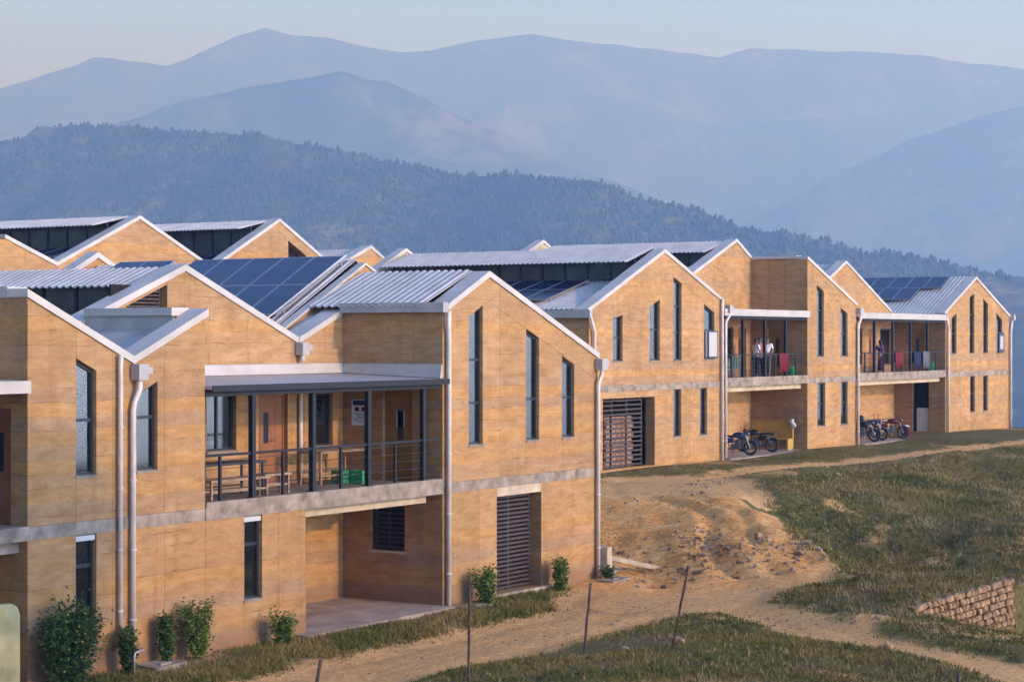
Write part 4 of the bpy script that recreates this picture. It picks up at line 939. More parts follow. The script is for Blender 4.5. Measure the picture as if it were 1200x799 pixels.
# grass and dry stalks, too many to count
def tufts(name, n, smin, smax, dmin, dmax, keepfn, hrange, mat, label, blades=5, seed=3):
    rs = np.random.default_rng(seed)
    P = np.c_[rs.uniform(smin, smax, n), rs.uniform(dmin, dmax, n)]
    q = P-np.array(CAM[:2]); Zc = q@np.array(VZ); Xc = q@np.array(VX)
    px = 600+2400*Xc/Zc; ok = (px > -40) & (px < 1240) & (Zc > 33) & (rs.random(n) < np.clip((46/Zc)**1.3, 0, 1))
    for (x0, x1, y0, y1) in ((-12, 17.9, -.05, 14), (33.9, 80, 9.45, 24), (4.7, 10.6, -.4, 3)):
        ok &= ~((P[:, 0] > x0) & (P[:, 0] < x1) & (P[:, 1] > y0) & (P[:, 1] < y1))
    P = P[ok]; P = P[keepfn(P, rs)]; n = len(P); z = np.concatenate([ground_z(P[i:i+20000]) for i in range(0, n, 20000)])
    q = P-np.array(CAM[:2]); Zc = q@np.array(VZ); grow = np.clip(Zc/48, .85, 1.15)*np.where(P[:, 1] > 3.0, .55, 1.0)
    B = np.repeat(np.arange(n), blades); m_ = len(B)
    a = rs.uniform(0, 2*np.pi, m_); h = rs.uniform(*hrange, m_)*(.6+.8*rs.random(n))[B]*grow[B]; wd = .012*grow[B]*rs.uniform(.8, 1.8, m_)
    off = rs.normal(0, .05, (m_, 2)); lean = rs.uniform(.15, .75, m_)*h
    x0 = P[B, 0]+off[:, 0]; y0 = P[B, 1]+off[:, 1]; zz = z[B]-.02
    V = np.zeros((m_, 3, 3)); a2 = rs.uniform(0, np.pi, m_)
    V[:, 0] = np.c_[x0-wd*np.cos(a2), y0-wd*np.sin(a2), zz]; V[:, 1] = np.c_[x0+wd*np.cos(a2), y0+wd*np.sin(a2), zz]
    V[:, 2] = np.c_[x0+lean*np.cos(a), y0+lean*np.sin(a), zz+h]
    o = link(name, np_mesh(name, V.reshape(-1, 3), np.arange(m_*3).reshape(-1, 3), mat, False)); o['kind'] = 'stuff'; tag(o, label, 'grass')
leafmat('dry_blade', (.16, .105, .04), (.34, .24, .11), .6)
def k_green(P, rs): 
    f = fbm(P[:, 0]*.3, P[:, 1]*.3, 5, .7); return (pathdist(P) > -.5+.8*rs.random(len(P))) & (f+rs.normal(0, .12, len(P)) > -.10)
def k_dry(P, rs):
    f = fbm(P[:, 0]*.22+31, P[:, 1]*.22, 4); return (pathdist(P) > .2) & (f+rs.normal(0, .25, len(P)) > .0)
def k_verge(P, rs): return (pathdist(P) > -.25*rs.random(len(P))) & (P[:, 1] > -2.6) & (fbm(P[:, 0]*.7, P[:, 1]*.9, 3)+rs.normal(0, .15, len(P)) > -.12)
tufts('grass', 260000, 0, 62, -19, 9.4, k_green, (.03, .115), 'grass_blade', 'short rough green grass over the banks and terrace edge', seed=3)
tufts('dry_grass', 130000, 0, 62, -19, 9.4, k_dry, (.04, .15), 'dry_blade', 'straw-coloured dry grass scattered over the banks', 4, seed=4)
tufts('verge_grass', 16000, -3, 18, -2.6, -.1, k_verge, (.05, .15), 'grass_blade', 'thin weeds and grass along the foot of the near house', seed=5)
tufts('weeds', 1500, 18.2, 27, -1, 9, lambda P, rs: pathdist(P) > .1, (.08, .3), 'grass_blade', 'scrubby weeds on the shaded bank beside the steps', 6, seed=6)

# ------------------------------------------------------------------ stones
def stone_mesh(seed, name='stone', mat='stone'):
    rs = np.random.default_rng(seed); bm = bmesh.new(); bmesh.ops.create_icosphere(bm, subdivisions=1, radius=1)
    for v in bm.verts: v.co *= rs.uniform(.72, 1.12)
    me = bpy.data.meshes.new(name); bm.to_mesh(me); bm.free(); setmats(me, mat); return me
rub = MB(); rs = np.random.default_rng(21)
base_st = [np.array([v.co for v in stone_mesh(100+k, 'chip', 'rubble').vertices]) for k in range(5)]
fst = [tuple(p.vertices) for p in stone_mesh(100, 'chip', 'rubble').polygons]
def scatter(n, cx, cy, sx, sy, lo, hi, ang=0):
    c_, s_ = math.cos(ang), math.sin(ang)
    for i in range(n):
        u_, w_ = rs.normal(0, 1, 2); x = cx+c_*u_*sx-s_*w_*sy; y = cy+s_*u_*sx+c_*w_*sy
        r = lo+(hi-lo)*rs.random()**3; z = gz(x, y)
        S = base_st[rs.integers(5)]*np.array([r*rs.uniform(.7, 1.3), r*rs.uniform(.7, 1.3), r*rs.uniform(.5, .9)])
        a = rs.uniform(0, 6.28); R = np.array([[math.cos(a), -math.sin(a), 0], [math.sin(a), math.cos(a), 0], [0, 0, 1]])
        rub.add(S@R.T+np.array([x, y, z+r*.25]), fst)
scatter(420, 20.4, -3.4, 2.2, .8, .02, .11, math.radians(-40)); scatter(220, 21.2, -1.2, 1.2, .5, .02, .09, math.radians(20)); scatter(160, 20.2, .9, 1.2, .6, .02, .08, math.radians(40))
scatter(140, 33, 4.6, 3.0, .5, .02, .08, math.radians(15)); scatter(200, 12, -6.5, 3, 1.2, .015, .06, math.radians(-50)); scatter(260, 12, -3.4, 6, 1.2, .01, .04); scatter(160, 25, 1.5, 3, 1.6, .015, .06, math.radians(35)); scatter(90, 50, 3.6, 8, .4, .03, .09, -.1)
o = rub.build('rubble', 'rubble'); o['kind'] = 'stuff'; tag(o, 'small broken stones and clods strewn over the dirt ramp', 'rubble')
for k, (x, y, r, lab) in enumerate(((20.9, -4.3, .16, 'pale boulder at the lower edge of the rubble bank'), (19.2, -4.9, .13, 'white stone lying low on the shaded rubble bank'), (22.0, -2.6, .15, 'light grey stone half way up the rubble bank'), (6.6, -8.2, .16, 'pale brown stone in the grass right of the leaning fence posts'), (5.9, -7.4, .11, 'small white stone in the grass between the leaning fence posts'), (9.6, -11.3, .19, 'whitish boulder in the grass by the descending track'), (38.5, 2.2, .14, 'white stone alone on the wide grass bank'))):
    o = link('stone', stone_mesh(40+k), None, (x, y, gz(x, y)+r*.35), (0, 0, k), (r, r*1.1, r*.75)); tag(o, lab, 'stone')
# gabion retaining wall
ga = Vector((14.2, -10.0, 0)); gb = Vector((20.0, -10.35, 0)); gdir = (gb-ga).normalized(); glen = (gb-ga).length; gn = Vector((-gdir.y, gdir.x, 0))*-1
if gn.y > 0: gn = -gn
zt0, zt1, zlow = .30, .40, -1.25
G = thing('gabion_wall', 'stepped stone-filled gabion retaining wall holding the grass bank', 'wall', (ga.x, ga.y, zlow))
core = MB(); c0, c1 = ga-gn*.06, ga+gdir*glen-gn*.06; bk0, bk1 = c0-gn*.3, c1-gn*.3
core.hexa([(*c0.xy, zlow), (*c1.xy, zlow), (*bk1.xy, zlow), (*bk0.xy, zlow), (*c0.xy, zt0-.12), (*c1.xy, zt1-.12), (*bk1.xy, zt1-.12), (*bk0.xy, zt0-.12)]); core.build('core', 'rubble', G)
def block_mesh(seed):
    r_ = np.random.default_rng(seed); bm = bmesh.new(); bmesh.ops.create_cube(bm, size=2); bmesh.ops.bevel(bm, geom=list(bm.edges), offset=.35, segments=1, affect='EDGES')
    for v in bm.verts: v.co = Vector((v.co.x*r_.uniform(.85, 1.05), v.co.y*r_.uniform(.85, 1.05), v.co.z*r_.uniform(.85, 1.05)))
    me = bpy.data.meshes.new('stone'); bm.to_mesh(me); bm.free(); setmats(me, 'stone'); return me
sms = [block_mesh(60+k) for k in range(8)]; rs = np.random.default_rng(8); ncol = 24
for i in range(ncol):
    ztop = zt0+(zt1-zt0)*(i+.5)/ncol; nrow = 10
    for j in range(nrow):
        p = ga+gdir*(glen*(i+.5+(.3 if j % 2 else -.1)+rs.uniform(-.15, .15))/ncol)+gn*rs.uniform(-.03, .03)
        z = zlow+(j+.5)*(ztop-zlow)/nrow
        link('stone', sms[rs.integers(8)], G, (p.x-ga.x, p.y-ga.y, z-zlow), (rs.normal(0, .08), rs.normal(0, .08), math.atan2(gdir.y, gdir.x)+rs.normal(0, .08)), (glen/ncol*.5*rs.uniform(.8, 1.06), .10, (ztop-zlow)/nrow*.5*rs.uniform(.86, 1.02)))
for i in range(9):
    p = c1-gn*(.05+i*.085)
    for j in range(9):
        link('stone', sms[rs.integers(6)], G, (p.x-ga.x, p.y-ga.y, .06+j*.145), (0, 0, rs.normal(0, .2)), (.06, .06, .066))
# ------------------------------------------------------------------ site furniture
def post(x, y, h, lx, ly, r, lab):
    z = gz(x, y)-.25; mb = MB(); n = 7
    pts = [(x+lx*k/n+random.uniform(-.008, .008), y+ly*k/n+random.uniform(-.008, .008), z+(h+.25)*k/n) for k in range(n+1)]
    mb.tube(pts, [r*random.uniform(.85, 1.1) for _ in pts], 7); o = mb.build('fence_post', 'post_wood', None, True); tag(o, lab, 'fence post', 'weathered posts of the old fence line')
def at_px(x, y, z=0.1):
    Z = 2400*(CAM[2]-z)/(y-397); X = (x-600)/2400*Z; return to_world(X, Z)
for (bx, by, tx, ty, r, lab) in ((364, 812, 376, 757, .035, 'short blackened fence post leaning right beside the dirt track'), (549, 806, 550, 690, .026, 'tall thin upright fence post in front of the grille shrub'), (683, 768, 692, 683, .028, 'rust-brown fence post leaning slightly at the edge of the grass mound'), (785, 772, 807, 676, .024, 'thin pale fence post leaning furthest, between track and grass mound'), (1123, 815, 1123, 776, .026, 'low fence post stump beside the descending track')):
    wx, wy = at_px(bx, by); Z = (wx-CAM[0])*VZ[0]+(wy-CAM[1])*VZ[1]; h = (by-ty)*Z/2400; L = (tx-bx)*Z/2400
    post(wx, wy, h, L*VX[0], L*VX[1], r, lab)
# leaning pale slab by the corner
mb = MB(); sl0 = (-3.55, .55); prof_ = [(0, 0), (.62, 0), (.66, .2), (.66, 1.45), (.60, 1.60), (.45, 1.66), (-.4, 1.66), (-.4, 0)]
mb.prism(prof_, lambda a, b_, t_: (-4.05+a*.75, -.55-a*.25+t_*.4, .02+b_), 0, .35)
o = mb.build('storage_tank', 'slab_paint'); tag(o, 'pale yellow-green tank with rounded top corner against the left recess', 'tank')
bv = o.modifiers.new('b', 'BEVEL'); bv.width = .05; bv.segments = 3
for (x0, x1, y0, y1, z1, lab) in ((-.15, .75, -.75, -.15, .10, 'cracked concrete drain cover at the foot of the twin downpipes'), (10.5, 11.35, -.85, -.2, .08, 'concrete drain cover below the patio-side downpipe'), (16.9, 17.9, -.9, -.4, .05, 'flat concrete drain cover beside the corner weeds')):
    mb = MB(); zb = gz((x0+x1)/2, (y0+y1)/2)
    mb.hexa([(x0, y0, zb-.25), (x1, y0+.05, zb-.25), (x1, y1, zb-.25), (x0, y1, zb-.25), (x0, y0, zb+z1*.8), (x1, y0+.05, zb+z1), (x1, y1, zb+z1), (x0, y1, zb+z1)])
    mb.box(x0+.25, x0+.55, y0+.12, y0+.18, zb+z1*.8, zb+z1+.03)
    o = mb.build('drain_cover', 'concrete'); tag(o, lab, 'drain cover')
st = thing('concrete_stair', 'low concrete stub wall with sloping kerb and steps at the house end', 'steps', (18.0, 0, 0))
mb = MB(); mb.box(17.75, 18.0, -.25, .35, -.3, .78); mb.build('stub_wall', 'cream_concrete', st)
mb = MB(); mb.hexa([(18.0, -.1, .44), (19.7, -1.05, -.02), (19.78, -.93, -.02), (18.08, .02, .44), (18.0, -.1, .56), (19.7, -1.05, .10), (19.78, -.93, .10), (18.08, .02, .56)]); mb.build('sloping_kerb', 'cream_concrete', st)
for k in range(3): mb = MB(); mb.box(18.02+k*.02, 19.2-k*.25, -.1+k*.3, .2+k*.3, -.3, .10+k*.15); mb.build('step', 'concrete', st)
# small bent standpipe by the big shrub
mb = MB(); mb.tube([(-.62, -.62, -.1), (-.62, -.62, .36), (-.60, -.62, .42), (-.50, -.62, .44), (-.36, -.62, .44)], .02, 6); o = mb.build('standpipe', 'galv', None, True); tag(o, 'small bent metal standpipe beside the large dark shrub', 'pipe')

# ------------------------------------------------------------------ furniture on the near balcony
ZF = 2.905
def table(name, lab, x0, x1, y0, y1, h, mat, leg=.045):
    t_ = thing(name, lab, 'table' if 'table' in name else 'bench', (x0, y0, ZF))
    mb = MB(); mb.box(x0, x1, y0, y1, ZF+h-.05, ZF+h); mb.build('top', mat, t_)
    for (lx, ly) in ((x0+.06, y0+.06), (x1-.06, y0+.06), (x0+.06, y1-.06), (x1-.06, y1-.06)):
        mb = MB(); mb.box(lx-leg/2, lx+leg/2, ly-leg/2, ly+leg/2, ZF+.002, ZF+h-.05); mb.build('leg', mat, t_)
    for ly in (y0+.06, y1-.06): mb = MB(); mb.box(x0+.09, x1-.09, ly-.015, ly+.015, ZF+.18, ZF+.22); mb.build('stretcher', mat, t_)
    return t_
table('long_table', 'long dark table at the left end of the near balcony', 3.35, 5.35, 1.1, 1.8, .74, 'table_dark')
table('long_bench', 'long pale wooden bench in front of the dark balcony table', 3.0, 4.9, .62, .95, .45, 'bench_wood')
table('short_bench', 'short wooden bench standing before the brown double door', 5.2, 6.1, 1.0, 1.35, .45, 'bench_wood')
table('work_table', 'wooden table under the right balcony window', 8.1, 9.9, 1.75, 2.45, .78, 'bench_wood')
for (x, y, mt, lab) in ((9.0, 1.25, 'green_plastic', 'bright green plastic crate beside the work table'), (8.75, 1.62, 'green_dark', 'dark green crate tucked behind the bright green one')):
    t_ = thing('plastic_crate', lab, 'crate', (x, y, ZF)); w_, h_ = .27, .31
    mb = MB(); mb.box(x, x+w_, y, y+.32, ZF+.002, ZF+.03); mb.build('bottom', mt, t_)
    for (a0, a1, b0, b1) in ((x, x+w_, y, y+.02), (x, x+w_, y+.30, y+.32), (x, x+.02, y+.02, y+.30), (x+w_-.02, x+w_, y+.02, y+.30)):
        for (zl, zh) in ((.03, .11), (.13, .21), (.23, h_)): mb = MB(); mb.box(a0, a1, b0, b1, ZF+zl, ZF+zh); mb.build('side_band', mt, t_)
    for (cx, cy) in ((x-.01, y-.01), (x+w_-.02, y-.01), (x-.01, y+.3), (x+w_-.02, y+.3)): mb = MB(); mb.box(cx, cx+.03, cy, cy+.03, ZF+.003, ZF+h_+.005); mb.build('corner_post', mt, t_)

# ------------------------------------------------------------------ people on the terrace-house balconies
def skin_obj(name, nodes, edges, mat, parent, sub=2):
    me = bpy.data.meshes.new(name); me.from_pydata([n[0] for n in nodes], edges, []); setmats(me, mat)
    o = link(name, me, parent); sk = o.modifiers.new('skin', 'SKIN'); sk.use_smooth_shade = True
    for i, n in enumerate(nodes):
        r = n[1]; me.skin_vertices[0].data[i].radius = r if isinstance(r, tuple) else (r, r)
    me.skin_vertices[0].data[0].use_root = True
    s_ = o.modifiers.new('sub', 'SUBSURF'); s_.levels = s_.render_levels = sub
    return o
def person(label, loc, face, shirt, legs, hgt=1.66, arms=((.06, .1), (.06, .1)), skirt=False, lean=0.0, hair_long=False, step=.06):
    k = hgt/1.70; t_ = thing('person', label, 'person', loc, face)
    S = lambda x, y, z: (x*k, y*k, z*k)           # faces +x locally, left arm at +y
    L = lean
    body = [(S(0, 0, .95), .12*k), (S(L*.4, 0, 1.15), .115*k), (S(L*.8, 0, 1.36), (.105*k, .13*k)), (S(L, 0, 1.46), .055*k), (S(L+.01, 0, 1.53), .056*k), (S(L+.02, 0, 1.60), .092*k), (S(L+.01, 0, 1.66), .075*k)]
    ed = [(0, 1), (1, 2), (2, 3), (3, 4), (4, 5), (5, 6)]; sleeves = []
    for sgn, (fw, out_) in zip((1, -1), arms):
        b0 = len(body)
        sh_ = S(L*.8, sgn*.185, 1.40); el = S(L*.8+fw*.4, sgn*(.20+out_*.5), 1.14); wr = S(L*.8+fw*2.4+.03, sgn*(.19-out_*.2), .95+fw*.9)
        hd = S(L*.8+fw*2.4+.07, sgn*(.18-out_*.2), .88+fw*.9)
        body += [(sh_, .055*k), (el, .042*k), (wr, .032*k), (hd, .040*k)]; ed += [(2, b0), (b0, b0+1), (b0+1, b0+2), (b0+2, b0+3)]; sleeves.append((sh_, el))
    for sgn, fx in ((1, step), (-1, -step)):
        b0 = len(body)
        body += [(S(0, sgn*.09, .88), .095*k), (S(fx*.6+.02, sgn*.095, .48), .060*k), (S(fx, sgn*.10, .09), .040*k), (S(fx+.12, sgn*.11, .035), .034*k)]
        ed += [(0, b0), (b0, b0+1), (b0+1, b0+2), (b0+2, b0+3)]
    skin_obj('body', body, ed, 'skin', t_)
    top = [(S(0, 0, .93), .132*k), (S(L*.4, 0, 1.15), .130*k), (S(L*.8, 0, 1.36), (.12*k, .145*k)), (S(L*.95, 0, 1.44), .075*k)]; te = [(0, 1), (1, 2), (2, 3)]
    for sh_, el in sleeves:
        b0 = len(top); mid = tuple(Vector(sh_).lerp(Vector(el), .75)); top += [(sh_, .072*k), (mid, .058*k)]; te += [(2, b0), (b0, b0+1)]
    skin_obj('shirt', top, te, shirt, t_)
    if skirt:
        lw_ = [(S(0, 0, .96), .14*k), (S(0, 0, .55), .17*k), (S(0, 0, .12), .19*k)]; skin_obj('skirt', lw_, [(0, 1), (1, 2)], legs, t_)
    else:
        tr_ = [(S(0, 0, .93), .128*k)]; te = []
        for sgn, fx in ((1, step), (-1, -step)):
            b0 = len(tr_); tr_ += [(S(0, sgn*.09, .84), .108*k), (S(fx*.6+.02, sgn*.095, .48), .075*k), (S(fx, sgn*.10, .10), .058*k)]; te += [(0, b0), (b0, b0+1), (b0+1, b0+2)]
        skin_obj('trousers', tr_, te, legs, t_)
    hb = MB(); hb.ball(S(L-.005, 0, 1.645), (.105*k, .098*k, .10*k), 12, 8)
    hb.v = [(v[0], v[1], v[2]) if not (v[0] > (L+.045)*k and v[2] < 1.66*k) else (L*k+.03*k, v[1]*.9, v[2]) for v in hb.v]
    if hair_long: hb.ball(S(L-.07, 0, 1.50), (.06*k, .075*k, .16*k), 10, 6)
    ho = link('hair', hb.data('hair', 'hair', True), t_)
    fc = MB(); fc.ball(S(L+.118, 0, 1.585), .016*k, 6, 4); link('nose', fc.data('nose', 'skin', True), t_)
    for sg in (1, -1):
        e = MB(); e.ball(S(L+.098, sg*.034, 1.612), .011*k, 6, 4); link('eye', e.data('eye', 'hair', True), t_)
        e = MB(); e.ball(S(L+.015, sg*.096, 1.59), (.022*k, .012*k, .032*k), 6, 4); link('ear', e.data('ear', 'skin', True), t_)
    mo = MB(); mo.box(*[q*k for q in (L+.094, L+.106, -.026, .026, 1.545, 1.553)]); link('mouth', mo.data('mouth', 'red_cloth'), t_)
    return t_
ZB = ZS+.022
person('person in white shirt and dark trousers standing leftmost of the balcony group', (50.15, 10.95, ZB), math.radians(-25), 'white_cloth', 'navy_cloth', 1.66, ((.1, .1), (.05, .1)))
person('person in red patterned shirt between two others in white', (50.95, 11.15, ZB), math.radians(-120), 'plaid_red', 'navy_cloth', 1.70, ((.12, .05), (.08, .1)))
person('person in white shirt and light grey trousers beside the red hanging cloth', (51.45, 11.05, ZB), math.radians(-160), 'white_cloth', 'grey_cloth', 1.72, ((.06, .1), (.15, .05)))
person('person in white top half hidden by the downpipe of the farther balcony', (60.0, 10.75, ZB), math.radians(-30), 'white_cloth', 'teal_plastic', 1.62, ((.12, .1), (.12, .1)))
person('person in long dark purple dress at the rail of the farther balcony', (62.9, 10.5, ZB), math.radians(60), 'purple_cloth', 'purple_cloth', 1.60, ((.1, .1), (.1, .1)), True, .03, True)
# cloths hung over the rails
def hung(name, lab, s0, s1, mat, d=DB+.05, drop=.62, top=ZS+1.05):
    mb = MB(); n = 14; v = []
    for i in range(n+1):
        s_ = s0+(s1-s0)*i/n; w_ = .02*math.sin(i*1.9)+.012*math.sin(i*.8)
        col = [(d-.045+w_, top-drop*(1+.06*math.sin(i*1.1))), (d-.035+w_*.6, top-drop*.5), (d-.02, top+.01), (d+.03, top+.035), (d+.08, top+.01), (d+.10-w_, top-drop*.7)]
        v += [(s_, y, z) for y, z in col]
    f = [(i*6+j, (i+1)*6+j, (i+1)*6+j+1, i*6+j+1) for i in range(n) for j in range(5)]
    mb.add(v, f); o = mb.build(name, mat, None, True); so = o.modifiers.new('t', 'SOLIDIFY'); so.thickness = .012; tag(o, lab, 'cloth')
hung('hanging_cloth', 'dark red cloth hung over the rail beside the balcony group', 50.2, 51.1, 'red_cloth', drop=.75)
hung('hanging_cloth', 'faded pink-red cloth hung beside the purple dress', 63.2, 64.2, 'red_cloth', drop=.7)
hung('hanging_cloth', 'dark blue cloth hung over the farther balcony rail', 65.6, 66.5, 'navy_cloth', drop=.75)
hung('hanging_cloth', 'grey cloth hung on the farther rail next to the green bucket', 66.8, 67.7, 'grey_cloth', drop=.8)
def bucket(lab, x, y, z, r=.2, h=.42, mat='green_plastic'):
    t_ = thing('bucket', lab, 'bucket', (x, y, z)); mb = MB(); n = 16; v = []
    for (rr, hh) in ((r*.75, 0), (r, h), (r*1.06, h), (r*1.06, h+.03), (r*.94, h+.03), (r*.70, .03)):
        v += [(x+rr*math.cos(2*math.pi*k/n), y+rr*math.sin(2*math.pi*k/n), z+hh) for k in range(n)]
    f = [tuple(reversed(range(n)))]
    for j in range(5): f += [(j*n+k, j*n+(k+1) % n, (j+1)*n+(k+1) % n, (j+1)*n+k) for k in range(n)]
    f.append(tuple(5*n+k for k in range(n))); mb.add(v, f); mb.build('tub', mat, t_, True)
    hd = MB(); hd.tube([(x+r*1.05*math.cos(a), y-r*.35*math.sin(a), z+h+.02-.10*math.sin(a)) for a in np.linspace(0, math.pi, 9)], .008, 5); hd.build('handle', 'galv', t_)
bucket('bright green bucket against the side wall of the nearer terrace balcony', 52.25, 10.3, ZB); bucket('bright green bucket at the right end of the farther balcony', 68.9, 10.3, ZB)
def chair(lab, x, y, z, rz, mat):
    t_ = thing('plastic_chair', lab, 'chair', (x, y, z), rz)
    def P_(name, *b): mb = MB(); mb.box(*b); link(name, mb.data(name, mat), t_)
    P_('seat', -.22, .22, -.22, .22, .40, .43)
    for a in (-.2, .2):
        for c in (-.2, .2): P_('leg', a-.02, a+.02, c-.02, c+.02, 0, .40)
        P_('armrest', a-.02, a+.02, -.2, .2, .60, .63)
        P_('arm_post', a-.02, a+.02, .16, .2, .43, .60)
    for kx in range(4): P_('back_slat', -.2+kx*.11, -.13+kx*.11, -.24, -.215, .43, .84)
    P_('back_rail', -.22, .22, -.25, -.21, .84, .90)
chair('teal plastic chair at the left end of the nearer terrace balcony', 46.4, 10.55, ZB, 1.0, 'teal_plastic'); chair('dark teal plastic chair behind the balcony group', 49.2, 11.4, ZB, 2.2, 'teal_plastic')

# ------------------------------------------------------------------ motorcycles
def motorcycle(label, loc, rz, tank, group='motorcycles parked under the balconies'):
    t_ = thing('motorcycle', label, 'motorcycle', loc, rz, group)
    def P_(name, mb, mat, par=t_, smooth=False): return link(name, mb.data(name, mat, smooth), par)
    for x in (-.64, .66):
        tyre = P_('wheel', MB().torus((x, 0, .30), .255, .05, 'y', 22, 7), 'rubber', smooth=True)
        rim = MB().torus((x, 0, .30), .205, .014, 'y', 20, 5); rim.tube([(x, -.05, .30), (x, .05, .30)], .05, 10)
        for k in range(8):
            a = k*math.pi/4; rim.bar((x, .01*(-1)**k, .30), (x+.205*math.cos(a), 0, .30+.205*math.sin(a)), .008, .008)
        P_('rim', rim, 'chrome', tyre)
    fr = MB(); fr.tube([(.42, 0, .92), (.30, 0, .62), (.22, 0, .34), (-.20, 0, .30), (-.35, 0, .62), (-.72, 0, .78)], .022, 6); fr.tube([(.42, 0, .92), (.0, 0, .78), (-.35, 0, .62), (-.64, 0, .32)], .02, 6); P_('frame', fr, 'black_plastic')
    for s_ in (-1, 1):
        P_('fork', MB().tube([(.66, s_*.075, .30), (.46, s_*.075, .90)], .022, 7), 'chrome'); P_('shock_absorber', MB().tube([(-.60, s_*.11, .34), (-.45, s_*.11, .70)], [.02, .035], 7), 'chrome')
        P_('mirror', MB().tube([(.40, s_*.28, 1.0), (.36, s_*.33, 1.14)], .007, 5).ball((.36, s_*.34, 1.17), (.015, .06, .04), 8, 5), 'black_plastic')
        P_('footrest', MB().tube([(.0, s_*.10, .33), (.0, s_*.26, .33)], .014, 6), 'rubber')
    P_('handlebar', MB().tube([(.30, -.36, .99), (.36, -.26, 1.02), (.42, -.08, .96), (.42, .08, .96), (.36, .26, 1.02), (.30, .36, .99)], .015, 6), 'black_plastic')
    hl = P_('headlight', MB().ball((.55, 0, .88), (.08, .10, .10), 10, 7), tank, smooth=True); P_('lens', MB().ball((.60, 0, .88), (.04, .08, .08), 10, 6), 'chrome', hl, True)
    P_('fuel_tank', MB().ball((.17, 0, .82), (.28, .14, .13), 12, 8), tank, smooth=True)
    P_('seat', MB().hexa([(-.62, -.12, .76), (-.02, -.10, .72), (-.02, .10, .72), (-.62, .12, .76), (-.66, -.13, .84), (-.02, -.10, .80), (-.02, .10, .80), (-.66, .13, .84)]), 'rubber')
    en = MB(); en.box(-.14, .20, -.12, .12, .26, .46); en.box(.02, .20, -.09, .09, .46, .64)
    for k in range(4): en.box(.0, .22, -.105, .105, .48+k*.04, .495+k*.04)
    P_('engine', en, 'chrome')
    P_('exhaust', MB().tube([(.18, -.10, .50), (.28, -.12, .32), (.0, -.14, .24), (-.45, -.15, .30), (-.85, -.15, .36)], [.02, .02, .024, .045, .04], 8), 'chrome')
    for (x, a0, a1, nm) in ((.66, .35, 2.3, 'front_fender'), (-.64, .5, 2.6, 'rear_fender')):
        mb = MB(); v = []
        for k in range(9):
            a = a0+(a1-a0)*k/8
            for s_ in (-.06, -.02, .02, .06): v.append((x+.335*math.cos(a)*(1 if abs(s_) < .03 else .97), s_, .30+.335*math.sin(a)*(1 if abs(s_) < .03 else .97)))
        mb.add(v, [(k*4+j, k*4+j+1, (k+1)*4+j+1, (k+1)*4+j) for k in range(8) for j in range(3)]); o = P_(nm, mb, tank); o.modifiers.new('t', 'SOLIDIFY').thickness = .008
    P_('side_cover', MB().box(-.36, -.06, -.125, .125, .50, .70), tank); P_('tail_light', MB().box(-.74, -.68, -.05, .05, .72, .80), 'bike_red')
    P_('luggage_rack', MB().tube([(-.62, -.1, .86), (-.86, -.1, .87), (-.86, .1, .87), (-.62, .1, .86)], .01, 5), 'chrome')
    P_('kick_stand', MB().tube([(-.1, .10, .28), (-.16, .24, .02)], .012, 5), 'black_plastic')
    return t_
PZ = 1.462
motorcycle('dark motorcycle parked nearest the white downpipe under the nearer terrace balcony', (47.3, 10.55, PZ), math.radians(-80), 'bike_blue')
motorcycle('dark motorcycle parked in front of the yellow board', (49.9, 10.75, PZ), math.radians(98), 'black_plastic')
motorcycle('black motorcycle parked against the downpipe under the farther balcony', (60.4, 10.5, PZ), math.radians(-75), 'black_plastic')
motorcycle('black motorcycle in the middle of the row under the farther balcony', (61.9, 10.7, PZ), math.radians(-85), 'bike_blue')
motorcycle('motorcycle with red tank beside the table under the farther balcony', (64.2, 10.6, PZ), math.radians(-70), 'bike_red')
# yellow board and hanging white shirt in the nearer recess
yb = thing('yellow_bench', 'ochre yellow high-backed wooden bench behind the motorcycle', 'bench', (51.6, 11.3, PZ))
mb = MB(); mb.box(52.35, 52.43, 10.25, 12.2, PZ+.1, PZ+1.25); mb.build('back_board', 'yellow_board', yb)
mb = MB(); mb.box(51.85, 52.35, 10.25, 12.2, PZ+.42, PZ+.48); mb.build('seat_board', 'yellow_board', yb)
for y in (10.25, 12.12): mb = MB(); mb.box(51.85, 52.35, y, y+.08, PZ+.002, PZ+.42); mb.build('end_panel', 'yellow_board', yb)
mb = MB(); mb.ball((52.3, 10.25, PZ+1.12), (.12, .15, .22), 12, 9)
mb.v = [(v[0]+random.uniform(-.02, .02), v[1]+.06*math.sin(v[2]*17), v[2]) for v in mb.v]
o = mb.build('draped_shirt', 'curtain_pale', None, True); tag(o, 'white and grey shirt draped on the end of the yellow bench', 'shirt')
pt = thing('patio_table', 'rough wooden table behind the motorcycles under the farther balcony', 'table', (64, 11.4, PZ))
mb = MB(); mb.box(62.6, 66.4, 11.2, 11.95, PZ+.78, PZ+.84); mb.build('top', 'bench_wood', pt)
for x in (62.7, 66.2):
    for y in (11.25, 11.85): mb = MB(); mb.box(x, x+.08, y, y+.06, PZ+.002, PZ+.78); mb.build('leg', 'bench_wood', pt)
mb = MB(); mb.ball((62.9, 11.5, PZ+.98), (.15, .17, .15), 10, 7); o = mb.build('helmet', 'black_plastic', None, True); tag(o, 'black helmet resting on the rough wooden table', 'helmet')
dm = thing('jerrycan', 'red and white plastic jerrycan standing by the white-boarded doorway', 'can', (66.0, 10.4, PZ))
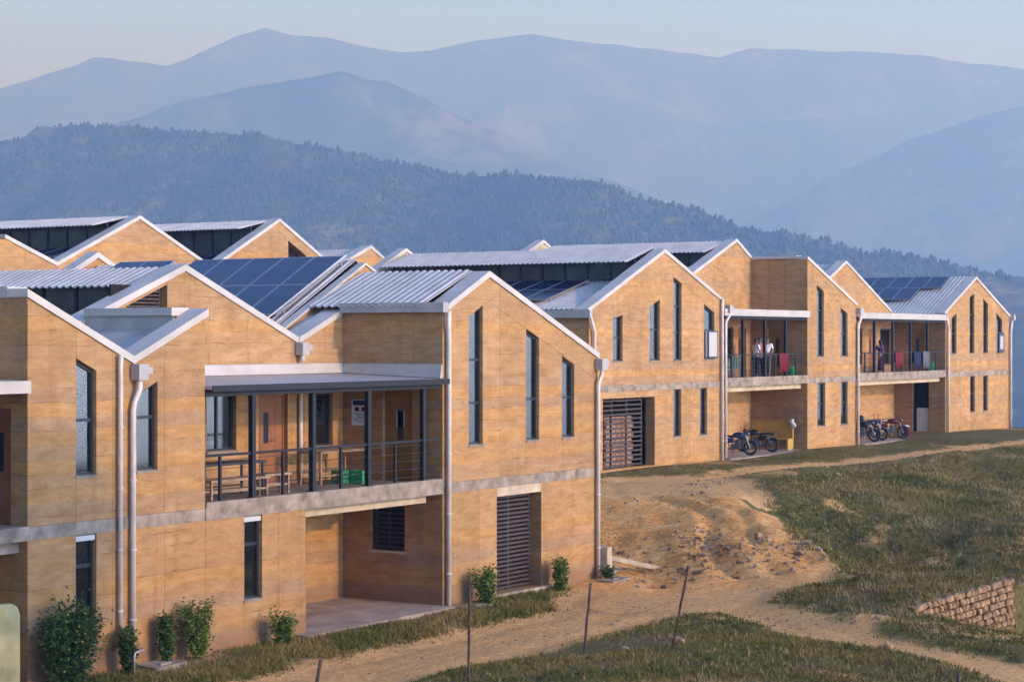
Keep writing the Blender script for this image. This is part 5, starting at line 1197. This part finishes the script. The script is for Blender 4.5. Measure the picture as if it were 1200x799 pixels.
mb = MB(); mb.box(65.8, 66.2, 10.3, 10.6, PZ+.002, PZ+.5); mb.build('body', 'red_cloth', dm); mb = MB(); mb.box(65.95, 66.05, 10.4, 10.5, PZ+.5, PZ+.58); mb.build('cap', 'white_cloth', dm); mb = MB(); mb.box(65.85, 66.15, 10.31, 10.59, PZ+.501, PZ+.53); mb.build('shoulder', 'white_cloth', dm)

# ------------------------------------------------------------------ tree on the rise to the right of the viewpoint
def tree(label, x, y, h, cr, n, seed):
    rs = np.random.default_rng(seed); z0 = gz(x, y)-.1; t_ = thing('broadleaf_tree', label, 'tree', (x, y, z0))
    tr_ = MB(); tr_.tube([(x, y, z0), (x+.1, y, z0+h*.3), (x, y+.1, z0+h*.55), (x+.05, y, z0+h*.8)], [.2, .16, .1, .04], 8); ends = []
    for k in range(9):
        a = rs.uniform(0, 6.28); zz = z0+h*rs.uniform(.4, .7); e = (x+cr*.75*math.cos(a), y+cr*.75*math.sin(a), zz+h*rs.uniform(.1, .28))
        tr_.tube([(x, y, zz), ((x+e[0])/2, (y+e[1])/2, (zz+e[2])/2+.2), e], [.07, .05, .02], 6); ends.append(e)
    tr_.build('trunk', 'bark', t_)
    V = []; F = []
    for i in range(n):
        e = ends[rs.integers(9)] if rs.random() < .7 else (x, y, z0+h*.78); q = Vector(e)+Vector(rs.normal(0, 1, 3))*cr*.3
        d = Vector(rs.normal(0, 1, 3)).normalized(); s_ = d.cross(Vector(rs.normal(0, 1, 3))).normalized(); L = rs.uniform(.14, .26); o_ = len(V)
        V += [q-t_.location, q+d*L*.5+s_*L*.3-t_.location, q+d*L-t_.location, q+d*L*.5-s_*L*.3-t_.location]; F += [(o_, o_+1, o_+2), (o_, o_+2, o_+3)]
    link('crown', mesh_data('crown', V, F, 'leaf'), t_)
tree('broadleaf tree on the rise whose shade falls on the near corner of the house', -.7, -26, 9.5, 1.7, 16000, 77)

# slack wire still strung between the fence posts
def wire(lab, a, b, za, zb, sag):
    pts = []
    for k in range(15):
        f = k/14; x = a[0]+(b[0]-a[0])*f; y = a[1]+(b[1]-a[1])*f; pts.append((x, y, za+(zb-za)*f-sag*4*f*(1-f)))
    mb = MB(); mb.tube(pts, .003, 5); o = mb.build('fence_wire', 'post_wood'); tag(o, lab, 'wire')
_p = [at_px(549, 806), at_px(683, 768), at_px(785, 772)]
wire('slack rusty wire from the tall upright post to the rust-brown one', _p[0], _p[1], gz(*_p[0])+1.35, gz(*_p[1])+1.0, .25)
wire('slack rusty wire from the rust-brown post to the pale leaning one', _p[1], _p[2], gz(*_p[1])+.95, gz(*_p[2])+.9, .2)
